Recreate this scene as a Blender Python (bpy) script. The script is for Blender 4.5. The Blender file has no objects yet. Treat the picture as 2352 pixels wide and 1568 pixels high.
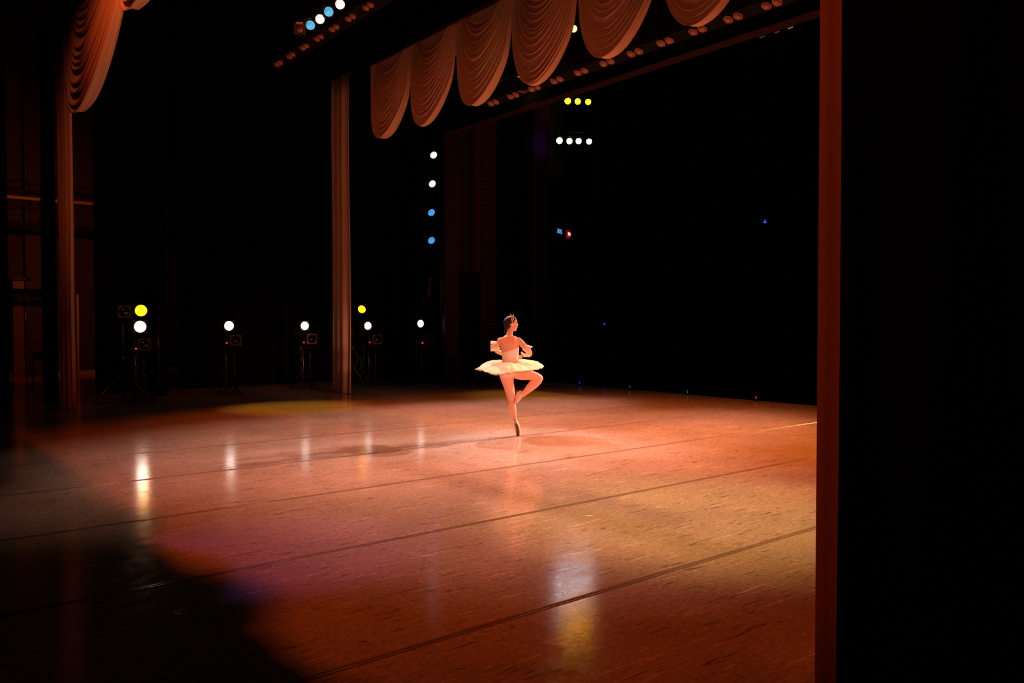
import bpy, bmesh, math, random
from mathutils import Vector, Matrix, noise as mnoise

random.seed(7)
PI = math.pi
SC = bpy.context.scene
COL = SC.collection
V = Vector

# ------------------------------------------------------------------ camera
F = 1829.0                      # focal length in pixels of a 2352 wide frame
CAMZ = 1.63
YAW, PITCH = math.radians(38.7), math.atan(44.0 / F)
cam_d = bpy.data.cameras.new('camera')
cam = bpy.data.objects.new('camera', cam_d)
COL.objects.link(cam)
cam_d.sensor_width = 36.0
cam_d.lens = F / 2352 * 36.0
cam_d.clip_start = 0.05
cam_d.clip_end = 200
cam.location = (0, 0, CAMZ)
cam.rotation_euler = (PI / 2 - PITCH, 0, -YAW)
SC.camera = cam
FWD = V((math.sin(YAW) * math.cos(PITCH), math.cos(YAW) * math.cos(PITCH), -math.sin(PITCH)))
RGT = V((math.cos(YAW), -math.sin(YAW), 0))
UP = RGT.cross(FWD)


def ray(px, py):
    return FWD + RGT * ((px - 1176) / F) + UP * ((784 - py) / F)


def on_x(px, py, x):            # where the sight line of a pixel meets the plane X = x
    d = ray(px, py)
    return V((0, 0, CAMZ)) + d * (x / d.x)


def on_y(px, py, y):
    d = ray(px, py)
    return V((0, 0, CAMZ)) + d * (y / d.y)


def on_floor(px, py):
    d = ray(px, py)
    return V((0, 0, CAMZ)) + d * (-CAMZ / d.z)


# ------------------------------------------------------------------ world, exposure
w = bpy.data.worlds.new('dark_theatre')
SC.world = w
w.use_nodes = True
w.node_tree.nodes['Background'].inputs[0].default_value = (0, 0, 0, 1)
w.node_tree.nodes['Background'].inputs[1].default_value = 0
SC.view_settings.view_transform = 'Standard'
SC.view_settings.look = 'None'
SC.view_settings.gamma = 1.0
SC.view_settings.exposure = 0.0


def spot(name, pos, target, color, watts, deg, blend=0.5, radius=0.12, parent=None):
    l = bpy.data.lights.new(name, 'SPOT')
    l.energy = watts
    l.color = color
    l.spot_size = math.radians(deg)
    l.spot_blend = blend
    l.shadow_soft_size = radius
    o = bpy.data.objects.new(name, l)
    COL.objects.link(o)
    o.location = pos
    o.rotation_euler = (V(target) - V(pos)).to_track_quat('-Z', 'Y').to_euler()
    if parent:
        o.parent = parent
    return o


AMBER = (1.0, 0.22, 0.035)
ORANGE = (1.0, 0.10, 0.008)
PINK = (1.0, 0.41, 0.25)
YELLOW = (1.0, 0.42, 0.03)
VIOLET = (0.36, 0.13, 0.48)
# front of house lanterns high over the audience
spot('house_front_light', (38, 8.5, 15), (7.7, 8.2, 0), PINK, 110000, 10.0, 1.0, 0.3)
spot('house_front_light', (38, 15, 15), (7.7, 11.4, 0), (1.0, 0.47, 0.31), 120000, 9.0, 1.0, 0.3)
spot('house_front_light', (38, 2, 15), (8.6, 6.8, 0), AMBER, 70000, 8.6, 1.0, 0.3)
spot('follow_spot', (38, 5, 15), (7.18, 8.84, 0.9), (1.0, 0.66, 0.52), 50000, 3.4, 0.9, 0.3)
# lanterns on the bar just downstage of the first border, which cuts their beams off upstage
spot('overhead_wash', (3.52, 5.0, 9.8), (4.4, 5.3, 0), ORANGE, 980, 58, 0.8, 0.06)
spot('overhead_wash', (3.52, 7.5, 9.8), (5.2, 7.5, 0), ORANGE, 900, 58, 0.7, 0.06)
spot('overhead_wash', (3.6, 11.0, 9.8), (5.2, 10.6, 0), ORANGE, 900, 58, 0.7, 0.06)
spot('overhead_wash', (6.2, 13.2, 9.8), (6.2, 12.8, 0), ORANGE, 900, 38, 0.8, 0.06)
# lanterns between the second border and the proscenium
spot('overhead_wash', (10.2, 5.0, 7.0), (9.3, 5.6, 0), (1.0, 0.17, 0.02), 1150, 92, 1.0, 0.2)
spot('overhead_wash', (10.2, 8.0, 7.0), (9.3, 8.0, 0), (1.0, 0.17, 0.02), 1150, 92, 1.0, 0.2)
spot('overhead_wash', (10.2, 11.0, 7.0), (9.3, 10.4, 0), (1.0, 0.17, 0.02), 1250, 92, 1.0, 0.2)
# tighter pools
spot('pool_light', (6.2, 8.0, 9.8), (5.4, 6.1, 0), (1.0, 0.46, 0.29), 3600, 40, 1.0, 0.1)
spot('pool_light', (4.0, 10.0, 9.8), (3.5, 9.4, 0), (1.0, 0.50, 0.37), 1150, 30, 0.9, 0.1)
spot('pool_light', (6.0, 4.0, 9.8), (5.5, 4.3, 0), (1.0, 0.52, 0.12), 3400, 25, 1.0, 0.1)
spot('pool_light', (7.2, 14.5, 9.8), (6.3, 14.4, 0), YELLOW, 2600, 19, 1.0, 0.1)
spot('pool_light', (11.0, 13.6, 9.8), (11.4, 13.8, 0), YELLOW, 1600, 20, 1.0, 0.1)
spot('pool_light', (8.0, 11.0, 9.8), (7.6, 10.4, 0), YELLOW, 900, 18, 1.0, 0.1)
spot('pool_light', (3.52, 5.6, 9.8), (2.3, 5.5, 0), VIOLET, 520, 15, 0.8, 0.04)
# back light and side light that model the dancer
spot('back_light', (10.9, 15.0, 9.8), (7.2, 8.8, 0.9), (1.0, 0.70, 0.58), 6000, 15, 0.8, 0.15)
spot('back_light', (4.6, 16.2, 9.6), (7.2, 8.8, 0.9), (1.0, 0.66, 0.52), 5000, 13, 0.8, 0.15)
spot('side_light', (5.6, -1.5, 2.6), (7.18, 8.84, 1.15), (1.0, 0.40, 0.26), 1900, 13, 0.7, 0.15)
# unseen spots added to brighten the far side curtains
spot('side_light', (9.0, -1.2, 2.4), (8.35, 16.4, 0.9), (1.0, 0.36, 0.24), 1500, 13, 1.0, 0.15)
spot('side_light', (1.6, 0.9, 5.0), (2.9, 16.6, 0.6), ORANGE, 500, 8, 1.0, 0.15)
spot('border_light', (0.7, 9.3, 7.4), (2.85, 12.7, 5.8), (1.0, 0.17, 0.04), 480, 46, 1.0, 0.1)  # added to brighten the corner valance, not one of the border battens
spot('leg_light', (-1.2, 3.0, 7.0), (2.86, 1.4, 2.0), ORANGE, 240, 24, 0.9, 0.15)  # lantern upstage of the first border, catching the near side curtain


# ------------------------------------------------------------------ materials
def mat(name, color, rough=0.6, metal=0.0, emit=None, strength=0.0, bump=None, spec=0.5, sheen=0.0, var=0.0, vscale=6.0, trans=0.0):
    m = bpy.data.materials.new(name)
    m.use_nodes = True
    nt = m.node_tree
    b = nt.nodes['Principled BSDF']
    b.inputs['Base Color'].default_value = (*color, 1)
    b.inputs['Roughness'].default_value = rough
    b.inputs['Metallic'].default_value = metal
    b.inputs['Specular IOR Level'].default_value = spec
    if sheen:
        b.inputs['Sheen Weight'].default_value = sheen
    if emit:
        b.inputs['Emission Color'].default_value = (*emit, 1)
        b.inputs['Emission Strength'].default_value = strength
    if var or bump:
        tc = nt.nodes.new('ShaderNodeTexCoord')
        no = nt.nodes.new('ShaderNodeTexNoise')
        no.inputs['Scale'].default_value = vscale
        no.inputs['Detail'].default_value = 5
        nt.links.new(tc.outputs['Object'], no.inputs['Vector'])
        if var:
            mx = nt.nodes.new('ShaderNodeMix')
            mx.data_type = 'RGBA'
            mx.inputs[6].default_value = (*[c * (1 - var) for c in color], 1)
            mx.inputs[7].default_value = (*[min(1, c * (1 + var)) for c in color], 1)
            nt.links.new(no.outputs[0], mx.inputs[0])
            nt.links.new(mx.outputs[2], b.inputs['Base Color'])
        if bump:
            bp = nt.nodes.new('ShaderNodeBump')
            bp.inputs['Strength'].default_value = bump
            bp.inputs['Distance'].default_value = 0.02
            nt.links.new(no.outputs[0], bp.inputs['Height'])
            nt.links.new(bp.outputs[0], b.inputs['Normal'])
    return m


def lens_mat(name, color, strength, var=0.25):
    """glowing lens or colour gel with uneven brightness"""
    m = bpy.data.materials.new(name)
    m.use_nodes = True
    nt = m.node_tree
    b = nt.nodes['Principled BSDF']
    b.inputs['Base Color'].default_value = (0.02, 0.02, 0.02, 1)
    b.inputs['Roughness'].default_value = 0.2
    tc = nt.nodes.new('ShaderNodeTexCoord')
    no = nt.nodes.new('ShaderNodeTexNoise')
    no.inputs['Scale'].default_value = 14
    no.inputs['Detail'].default_value = 3
    nt.links.new(tc.outputs['Object'], no.inputs['Vector'])
    mr = nt.nodes.new('ShaderNodeMapRange')
    mr.inputs[1].default_value = 0.3
    mr.inputs[2].default_value = 0.7
    mr.inputs[3].default_value = strength * (1 - var)
    mr.inputs[4].default_value = strength * (1 + var)
    nt.links.new(no.outputs[0], mr.inputs[0])
    b.inputs['Emission Color'].default_value = (*color, 1)
    nt.links.new(mr.outputs[0], b.inputs['Emission Strength'])
    return m


def floor_mat():
    m = bpy.data.materials.new('scuffed_dance_vinyl')
    m.use_nodes = True
    nt = m.node_tree
    L = nt.links.new
    b = nt.nodes['Principled BSDF']
    tc = nt.nodes.new('ShaderNodeTexCoord')

    def noi(scale, detail=4, vec=None, dist=0.0, rough=0.5):
        n = nt.nodes.new('ShaderNodeTexNoise')
        n.inputs['Scale'].default_value = scale
        n.inputs['Detail'].default_value = detail
        n.inputs['Distortion'].default_value = dist
        n.inputs['Roughness'].default_value = rough
        L(vec or tc.outputs['Object'], n.inputs['Vector'])
        return n.outputs[0]

    def rng(src, a, c, d=0.0, e=1.0):
        n = nt.nodes.new('ShaderNodeMapRange')
        for i, v in enumerate((a, c, d, e)):
            n.inputs[i + 1].default_value = v
        L(src, n.inputs[0])
        return n.outputs[0]

    def mth(op, a, c):
        n = nt.nodes.new('ShaderNodeMath')
        n.operation = op
        n.use_clamp = False
        for i, v in enumerate((a, c)):
            if isinstance(v, (int, float)):
                n.inputs[i].default_value = v
            else:
                L(v, n.inputs[i])
        return n.outputs[0]

    def mapped(rot, sx, sy):
        n = nt.nodes.new('ShaderNodeMapping')
        n.inputs['Rotation'].default_value = (0, 0, rot)
        n.inputs['Scale'].default_value = (sx, sy, 1)
        L(tc.outputs['Object'], n.inputs['Vector'])
        return n.outputs[0]
    base = rng(noi(1.3, 5), 0.3, 0.7, 0.88, 1.10)
    fine = rng(noi(28, 6, None, 0.4, 0.7), 0.3, 0.7, 0.70, 1.28)
    col = mth('MULTIPLY', base, fine)
    # dark heel scuffs and pale scratches: thin bands of stretched noise
    for rot, sx, sy, lo, hi, amt in ((0.5, 3, 26, 0.66, 0.70, -0.5), (-0.9, 4, 34, 0.67, 0.71, -0.5), (1.5, 3, 30, 0.67, 0.70, -0.4),
                                     (0.1, 2, 40, 0.66, 0.69, 0.55), (-0.4, 2.5, 44, 0.67, 0.70, 0.45), (0.9, 2, 38, 0.68, 0.71, 0.4)):
        s = rng(noi(1.0, 2, mapped(rot, sx, sy), 0.8), lo, hi)
        col = mth('MULTIPLY', col, mth('ADD', 1.0, mth('MULTIPLY', s, amt)))
    mx = nt.nodes.new('ShaderNodeMix')
    mx.data_type = 'RGBA'
    mx.blend_type = 'MULTIPLY'
    mx.inputs[0].default_value = 1
    mx.inputs[6].default_value = (0.46, 0.42, 0.40, 1)
    L(col, mx.inputs[7])
    L(mx.outputs[2], b.inputs['Base Color'])
    L(rng(noi(9, 5), 0.3, 0.7, 0.08, 0.17), b.inputs['Roughness'])
    b.inputs['Specular IOR Level'].default_value = 0.35
    bp = nt.nodes.new('ShaderNodeBump')
    bp.inputs['Strength'].default_value = 0.10
    bp.inputs['Distance'].default_value = 0.004
    L(noi(45, 4), bp.inputs['Height'])
    L(bp.outputs[0], b.inputs['Normal'])
    return m


def fabric_mat(name, color, bumpscale=120, sheen=0.1, rough=0.75):
    return mat(name, color, rough=rough, bump=0.06, vscale=bumpscale, sheen=sheen, spec=0.25)


M = {
    'floor': floor_mat(),
    'tape': mat('clear_seam_tape', (0.30, 0.25, 0.22), 0.16, spec=0.5, var=0.2, vscale=20),
    'whitetape': mat('pale_tape', (0.75, 0.72, 0.66), 0.4),
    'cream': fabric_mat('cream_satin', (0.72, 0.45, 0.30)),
    'velvet': mat('black_velvet', (0.004, 0.004, 0.004), 0.95, spec=0.05),
    'black': mat('black_paint', (0.006, 0.006, 0.006), 0.7, spec=0.15, var=0.2),
    'blackmetal': mat('black_metal', (0.022, 0.018, 0.016), 0.55, spec=0.25),
    'frame': mat('brown_black_lamp_frame', (0.065, 0.045, 0.036), 0.5),
    'steel': mat('grey_steel_tube', (0.35, 0.32, 0.30), 0.28, metal=1.0),
    'glass': mat('dark_lens_glass', (0.01, 0.01, 0.014), 0.06, spec=0.8),
    'bulb': mat('amber_frosted_bulb', (0.42, 0.17, 0.10), 0.30, spec=0.5, var=0.2, vscale=20),
    'rim': mat('brass_lamp_rim', (0.7, 0.5, 0.32), 0.4),
    'wood': mat('dark_wood_trim', (0.035, 0.014, 0.008), 0.55, var=0.3),
    'wall': mat('backstage_wall_paint', (0.075, 0.06, 0.05), 0.8, var=0.3, vscale=1.2),
    'whitelens': lens_mat('white_hot_lens', (1.0, 0.93, 0.86), 3.4, 0.2),
    'softwhite': lens_mat('pinkish_white_lens', (1.0, 0.82, 0.80), 1.15, 0.22),
    'housewhite': lens_mat('cold_white_lens', (0.80, 0.88, 1.0), 34, 0.1),
    'yellowlens': lens_mat('yellow_gel_lens', (1.0, 0.40, 0.003), 4.5, 0.35),
    'houseyellow': lens_mat('bright_yellow_lens', (1.0, 0.42, 0.001), 48, 0.35),
    'paleyellow': lens_mat('pale_yellow_lens', (1.0, 0.75, 0.35), 1.3, 0.2),
    'cyanlens': lens_mat('cyan_gel_lens', (0.10, 0.52, 0.78), 0.9, 0.45),
    'bluelens': lens_mat('blue_gel_lens', (0.07, 0.36, 0.82), 0.9, 0.35),
    'redled': mat('red_indicator', (0.1, 0, 0), 0.4, emit=(1, 0.03, 0.05), strength=0.9),
    'blueled': mat('blue_indicator', (0, 0, 0.1), 0.4, emit=(0.02, 0.03, 1), strength=0.9),
    'greenled': mat('green_indicator', (0, 0.1, 0), 0.4, emit=(0.02, 0.4, 0.06), strength=0.5),
    'clockled': mat('pale_blue_digits', (0, 0, 0.02), 0.4, emit=(0.12, 0.33, 0.70), strength=0.9),
    'signred': mat('red_sign_face', (0.2, 0, 0), 0.5, emit=(0.35, 0.002, 0.003), strength=0.6),
    'signwhite': mat('white_sign_letter', (0.5, 0.5, 0.5), 0.5, emit=(0.9, 0.85, 0.80), strength=1.0),
    'gel': mat('yellow_gel_sheet', (0.85, 0.60, 0.02), 0.35),
    # dancer
    'skin': mat('skin', (0.80, 0.42, 0.29), 0.5, spec=0.3),
    'tights': mat('pink_tights', (0.82, 0.45, 0.33), 0.55, spec=0.3, sheen=0.15),
    'hair': mat('dark_brown_hair', (0.012, 0.0035, 0.0025), 0.5, spec=0.3, bump=0.3, vscale=60),
    'gold': mat('gold_tiara', (0.9, 0.62, 0.35), 0.25, metal=0.6),
    'tutu': mat('cream_tulle', (0.86, 0.78, 0.60), 0.8, spec=0.15, sheen=0.1),
    'bodice': mat('pale_pink_satin', (0.95, 0.86, 0.82), 0.4, spec=0.35),
    'frill': mat('pale_pink_chiffon', (0.85, 0.68, 0.60), 0.7, spec=0.2),
    'shoe': mat('pink_satin_shoe', (0.82, 0.58, 0.50), 0.4),
    'sole': mat('brown_leather_sole', (0.16, 0.06, 0.03), 0.5),
    'eye': mat('dark_eye', (0.02, 0.012, 0.01), 0.2),
    'lip': mat('red_lips', (0.62, 0.16, 0.14), 0.45),
}


M['soffit'] = mat('dark_red_brown_surround', (0.032, 0.010, 0.005), 0.6, var=0.2)


def brick_mat():
    m = bpy.data.materials.new('brown_wall_tiles')
    m.use_nodes = True
    nt = m.node_tree
    b = nt.nodes['Principled BSDF']
    tc = nt.nodes.new('ShaderNodeTexCoord')
    br = nt.nodes.new('ShaderNodeTexBrick')
    br.inputs['Color1'].default_value = (0.14, 0.06, 0.045, 1)
    br.inputs['Color2'].default_value = (0.19, 0.08, 0.06, 1)
    br.inputs['Mortar'].default_value = (0.02, 0.012, 0.01, 1)
    br.inputs['Scale'].default_value = 1.0
    br.inputs['Brick Width'].default_value = 0.6
    br.inputs['Row Height'].default_value = 0.11
    br.inputs['Mortar Size'].default_value = 0.014
    mp = nt.nodes.new('ShaderNodeMapping')
    mp.inputs['Rotation'].default_value = (PI / 2, 0, 0)
    nt.links.new(tc.outputs['Object'], mp.inputs['Vector'])
    nt.links.new(mp.outputs[0], br.inputs['Vector'])
    nt.links.new(br.outputs[0], b.inputs['Base Color'])
    b.inputs['Roughness'].default_value = 0.6
    return m


M['tile'] = brick_mat()


# ------------------------------------------------------------------ mesh helpers
class MB:
    def __init__(self):
        self.v, self.f = [], []

    def add(self, verts, faces):
        n = len(self.v)
        self.v += [tuple(p) for p in verts]
        self.f += [tuple(i + n for i in q) for q in faces]
        return self

    def box(self, a, b, mtx=None):
        x0, y0, z0 = a
        x1, y1, z1 = b
        vs = [V((x, y, z)) for z in (z0, z1) for x, y in ((x0, y0), (x1, y0), (x1, y1), (x0, y1))]
        if mtx:
            vs = [mtx @ p for p in vs]
        return self.add(vs, [(3, 2, 1, 0), (4, 5, 6, 7), (0, 1, 5, 4), (1, 2, 6, 5), (2, 3, 7, 6), (3, 0, 4, 7)])

    def loft(self, rings, closed=True, cap=True):
        n = len(rings[0])
        vs = [p for r in rings for p in r]
        fs = []
        for i in range(len(rings) - 1):
            for j in range(n if closed else n - 1):
                k = (j + 1) % n
                fs.append((i * n + j, i * n + k, (i + 1) * n + k, (i + 1) * n + j))
        if cap and closed:
            fs.append(tuple(range(n - 1, -1, -1)))
            fs.append(tuple(range((len(rings) - 1) * n, len(rings) * n)))
        return self.add(vs, fs)

    def tube(self, pts, r, n=10, cap=True):
        """tube along points; r one radius or one per point"""
        pts = [V(p) for p in pts]
        rs = r if isinstance(r, (list, tuple)) else [r] * len(pts)
        rings = []
        ref = None
        for i, p in enumerate(pts):
            t = (pts[min(i + 1, len(pts) - 1)] - pts[max(i - 1, 0)]).normalized()
            if ref is None:
                ref = t.orthogonal().normalized()
            else:
                ref = (ref - t * ref.dot(t))
                ref = ref.normalized() if ref.length > 1e-6 else t.orthogonal().normalized()
            bi = t.cross(ref)
            rings.append([p + (ref * math.cos(2 * PI * k / n) + bi * math.sin(2 * PI * k / n)) * rs[i] for k in range(n)])
        return self.loft(rings, True, cap)

    def lathe(self, prof, n=24, mtx=None, cap=True):
        """prof: (radius, z) pairs turned about local Z"""
        rings = []
        for r, z in prof:
            ring = [V((r * math.cos(2 * PI * k / n), r * math.sin(2 * PI * k / n), z)) for k in range(n)]
            if mtx:
                ring = [mtx @ p for p in ring]
            rings.append(ring)
        return self.loft(rings, True, cap)

    def ball(self, c, rx, ry, rz, n=20, m=12, mtx=None):
        prof = []
        rings = []
        c = V(c)
        for i in range(m + 1):
            a = PI * i / m
            rr = max(math.sin(a), 0.001)
            ring = [V((rx * rr * math.cos(2 * PI * k / n), ry * rr * math.sin(2 * PI * k / n), rz * -math.cos(a))) for k in range(n)]
            if mtx:
                ring = [mtx @ p for p in ring]
            rings.append([p + c for p in ring])
        return self.loft(rings)

    def torus(self, c, axis, R, r, n=28, m=8):
        q = V(axis).to_track_quat('Z', 'Y').to_matrix()
        pts = []
        rings = []
        for i in range(n):
            a = 2 * PI * i / n
            d = q @ V((math.cos(a), math.sin(a), 0))
            u = q @ V((0, 0, 1))
            rings.append([V(c) + d * (R + r * math.cos(2 * PI * j / m)) + u * (r * math.sin(2 * PI * j / m)) for j in range(m)])
        rings.append(rings[0])
        return self.loft(rings, True, False)

    def build(self, name, material, parent=None, smooth=False, bevel=0.0):
        me = bpy.data.meshes.new(name)
        me.from_pydata(self.v, [], self.f)
        bm = bmesh.new()
        bm.from_mesh(me)
        bmesh.ops.recalc_face_normals(bm, faces=bm.faces)
        bm.to_mesh(me)
        bm.free()
        if smooth:
            for p in me.polygons:
                p.use_smooth = True
        me.materials.append(material)
        o = bpy.data.objects.new(name, me)
        COL.objects.link(o)
        if parent:
            o.parent = parent
        if bevel:
            md = o.modifiers.new('bevel', 'BEVEL')
            md.width = bevel
            md.segments = 2
            md.limit_method = 'ANGLE'
        return o


def tag(o, label, cat, group=None):
    o['label'] = label
    o['category'] = cat
    if group:
        o['group'] = group
    return o


def thing(name, loc, label, cat, group=None, rot=None):
    o = bpy.data.objects.new(name, None)
    COL.objects.link(o)
    o.location = loc
    if rot is not None:
        o.rotation_euler = rot
    o.empty_display_size = 0.1
    return tag(o, label, cat, group)


def struct(name, mb, m, bevel=0.0):
    o = mb.build(name, m, bevel=bevel)
    o['kind'] = 'structure'
    return o


# ------------------------------------------------------------------ setting
struct('floor', MB().box((-3.0, -5.0, -0.3), (14.35, 28.0, 0.0)), M['floor'])
struct('floor_auditorium', MB().box((14.37, -12.0, -1.6), (44.0, 30.0, -1.2)), M['black'])
struct('wall_upstage', MB().box((-3.3, -5.0, -0.3), (-3.0, 28.0, 12.0)), M['velvet'])
struct('wall_near', MB().box((-3.3, -5.3, -0.3), (11.4, -5.0, 12.0)), M['velvet'])
struct('wall_left', MB().box((-3.3, 28.0, -0.3), (12.1, 28.3, 12.0)), M['wall'])
struct('ceiling', MB().box((-3.3, -5.3, 12.0), (11.9, 28.3, 12.3)), M['velvet'])
struct('wall_proscenium', MB().box((12.45, 17.7, 0.0), (12.70, 28.3, 12.0)), M['black'])
struct('wall_jamb', MB().box((11.47, 17.1, 0.0), (11.90, 17.22, 12.0)), M['black'])
struct('wall_return', MB().box((11.90, 17.22, 0.0), (12.0, 17.7, 12.0)).box((12.0, 17.62, 0.0), (12.7, 17.7, 12.0)), M['black'])
struct('wall_proscenium_near', MB().box((11.47, -5.3, 0.0), (11.90, -2.0, 12.0)), M['black'])
struct('wall_header', MB().box((11.47, -2.0, 6.455), (11.69, 17.1, 12.0)), M['velvet'])
struct('trim_header', MB().box((11.43, -2.0, 6.44), (11.70, 17.1, 6.455)), M['soffit'])
struct('trim_pillar', MB().box((11.46, 17.06, 0.0), (11.90, 17.1, 6.44)), M['soffit'])
# flared side wall of the auditorium with the opening for the side lights
A2, B2 = V((11.95, 17.25, 0)), V((20.5, 21.8, 0))
WD = (B2 - A2).normalized()
WN = V((WD.y, -WD.x, 0))            # towards the seats
WANG = math.atan2(WD.y, WD.x)


def on_flare(px, py, off=0.0):       # sight line against the flared wall
    d = ray(px, py)
    o = V((0, 0, CAMZ))
    t = ((A2 + WN * off) - o).dot(WN) / d.dot(WN)
    return o + d * t


def flare_s(px):
    return (on_flare(px, 500) - A2).dot(WD)


def wall_seg(name, s0, s1, z0, z1, m, off=0.0, th=0.25):
    mb = MB().box((s0, -th, z0), (s1, 0, z1))
    o = struct(name, mb, m)
    o.location = A2 + WN * off
    o.rotation_euler = (0, 0, WANG)
    return o


# local +y of the segment looks away from the seats, so thickness runs behind
def wall_seg(name, s0, s1, z0, z1, m, off=0.0, th=0.25):
    o = struct(name, MB().box((s0, -off, z0), (s1, th - off, z1)), m)
    o.location = A2
    o.rotation_euler = (0, 0, WANG)
    return o


sA, sB, sC = flare_s(1104), flare_s(1140), flare_s(1225)
s0, s1 = flare_s(1262), flare_s(1372)
zs = on_flare(1320, 432).z
M['panel'] = mat('brown_side_panel', (0.055, 0.03, 0.022), 0.6, var=0.3, vscale=1.5)
M['edge'] = mat('red_brown_edge', (0.09, 0.032, 0.016), 0.6)
M['rib'] = mat('ribbed_dark_wall', (0.06, 0.05, 0.05), 0.6)
wall_seg('wall_side_panel', 0.0, sA, 3.0, 12.5, M['panel'])
wall_seg('wall_side_recess', 0.0, sA, -1.2, 3.0, M['black'], 0.0)
wall_seg('trim_1', sA - 0.28, sA - 0.02, 3.0, 12.5, M['edge'], 0.10, 0.10)
wall_seg('wall_side_tiles', sA, sB, -1.2, 12.5, M['tile'])
wall_seg('wall_side_dark', sB, sC, -1.2, 12.5, M['black'])
ribs = MB().box((sC, 0, -1.2), (s0, 0.25, 12.5))
k = 0
while sC + 0.05 + k * 0.10 < s0 - 0.05:
    x = sC + 0.05 + k * 0.10
    ribs.box((x, -0.03, -1.2), (x + 0.05, 0.01, 12.5))
    k += 1
o = struct('wall_side_ribbed', ribs, M['rib'])
o.location = A2
o.rotation_euler = (0, 0, WANG)
wall_seg('wall_side_sill', s0, s1, -1.2, zs, M['black'])
wall_seg('wall_side_upper', s0, s1, 12.0, 13.5, M['black'])
wall_seg('wall_side_bay', s0 - 0.1, s1 + 0.1, zs - 0.2, 12.5, M['velvet'], -1.6, 0.2)
wall_seg('wall_side_far', s1, s1 + 16, -1.2, 13.5, M['velvet'])
wall_seg('trim_2', s1 + 0.02, s1 + 0.22, zs, 12.0, M['wood'], 0.04, 0.04)
struct('wall_auditorium', MB().box((44.0, -12.0, -1.6), (44.3, 32.0, 17.0)), M['velvet'])
struct('ceiling_auditorium', MB().box((26.0, -12.0, 16.7), (44.3, 32.0, 17.0)).box((11.9, -12.0, 12.0), (20.0, 30.0, 12.3)), M['velvet'])

# seam tapes of the dance floor, running up and down stage
seam_where = {3.40: 'nearest the camera, at the bottom edge', 5.20: 'second from the camera',
              7.00: 'third from the camera', 8.80: 'passing under the dancer',
              10.60: 'faintest, beyond the dancer'}
for i, (y, where) in enumerate(seam_where.items()):
    mb = MB()
    n = 60
    for s in (-1, 1):
        rows = []
        for k in range(n + 1):
            x = -0.6 + 14.2 * k / n
            yy = y + s * 0.014 + 0.006 * mnoise.noise(V((x * 1.3, y, s)))
            hw = 0.011
            rows.append([V((x, yy - hw, 0.0)), V((x, yy - hw * 0.7, 0.0030)), V((x, yy + hw * 0.7, 0.0030)), V((x, yy + hw, 0.0))])
        mb.loft(rows, True, True)
    tag(mb.build('floor_seam_tape', M['tape'], smooth=True), 'thin seam tape on the stage floor, ' + where, 'tape', 'seam tapes along the stage floor')

# small tape marks
p = on_floor(412, 1405)
mk = MB()
q = [on_floor(398, 1406), on_floor(416, 1410), on_floor(428, 1398)]
a0, a1, a2 = on_floor(400, 1405), on_floor(417, 1411), on_floor(427, 1397)


def strip(mb, a, b, w_, h=0.001):
    d = (b - a).normalized()
    s = V((-d.y, d.x, 0)) * w_
    mb.add([a - s, a + s, b + s, b - s] + [x + V((0, 0, h)) for x in (a - s, a + s, b + s, b - s)],
           [(3, 2, 1, 0), (4, 5, 6, 7), (0, 1, 5, 4), (1, 2, 6, 5), (2, 3, 7, 6), (3, 0, 4, 7)])


strip(mk, a0, a1, 0.012)
strip(mk, a0, a2, 0.012)
tag(mk.build('corner_mark', M['whitetape']), 'dim angled tape corner mark on the dark floor at lower left', 'tape mark')
mk = MB()
c = on_floor(1353, 1184)
strip(mk, c - RGT * 0.03, c + RGT * 0.03, 0.016)
tag(mk.build('tape_mark', M['whitetape']), 'short white tape mark on the floor below the dancer', 'tape mark')

# ------------------------------------------------------------------ curtains


def drape(name, x, y0, y1, z0, z1, m, label, cat, group, pleat=0.16, amp=0.06, axis='Y', seed=0, hem=0.0, ret=0.0, pull=0.0):
    """pleated hanging cloth along Y (or along X when axis is X), closed as a thin sheet"""
    n = max(24, int(abs(y1 - y0) / pleat * 10))
    nz = 14
    rows_f, rows_b = [], []
    for j in range(nz + 1):
        t = j / nz
        z = z0 + (z1 - z0) * t
        rf, rb = [], []
        for i in range(n + 1):
            u = i / n
            y = y0 + (y1 - y0) * u
            ph = 2 * PI * u * abs(y1 - y0) / pleat + 1.3 * mnoise.noise(V((u * 5 + seed, seed, t * 0.5)))
            a = amp * (0.75 + 0.4 * mnoise.noise(V((u * 7, seed + 3, t * 0.7))) + 0.25 * (1 - t))
            d = a * math.sin(ph)
            d += 0.03 * mnoise.noise(V((u * 3, t * 2, seed + 9)))
            yy = y + pull * math.sin(PI * min(1, t * 1.4)) * (1 if i == 0 else max(0, 1 - u * 3)) * 1.0
            rf.append((d, yy, z))
            rb.append((d + 0.006, yy, z))
        rows_f.append(rf)
        rows_b.append(rb)

    def P(q):
        return V((x + q[0], q[1], q[2])) if axis == 'Y' else V((q[1], x + q[0], q[2]))
    mb = MB()
    rings = [[P(q) for q in rf] + [P(q) for q in reversed(rb)] for rf, rb in zip(rows_f, rows_b)]
    mb.loft(rings)
    o = mb.build(name, m, smooth=True)
    return tag(o, label, cat, group)


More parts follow.
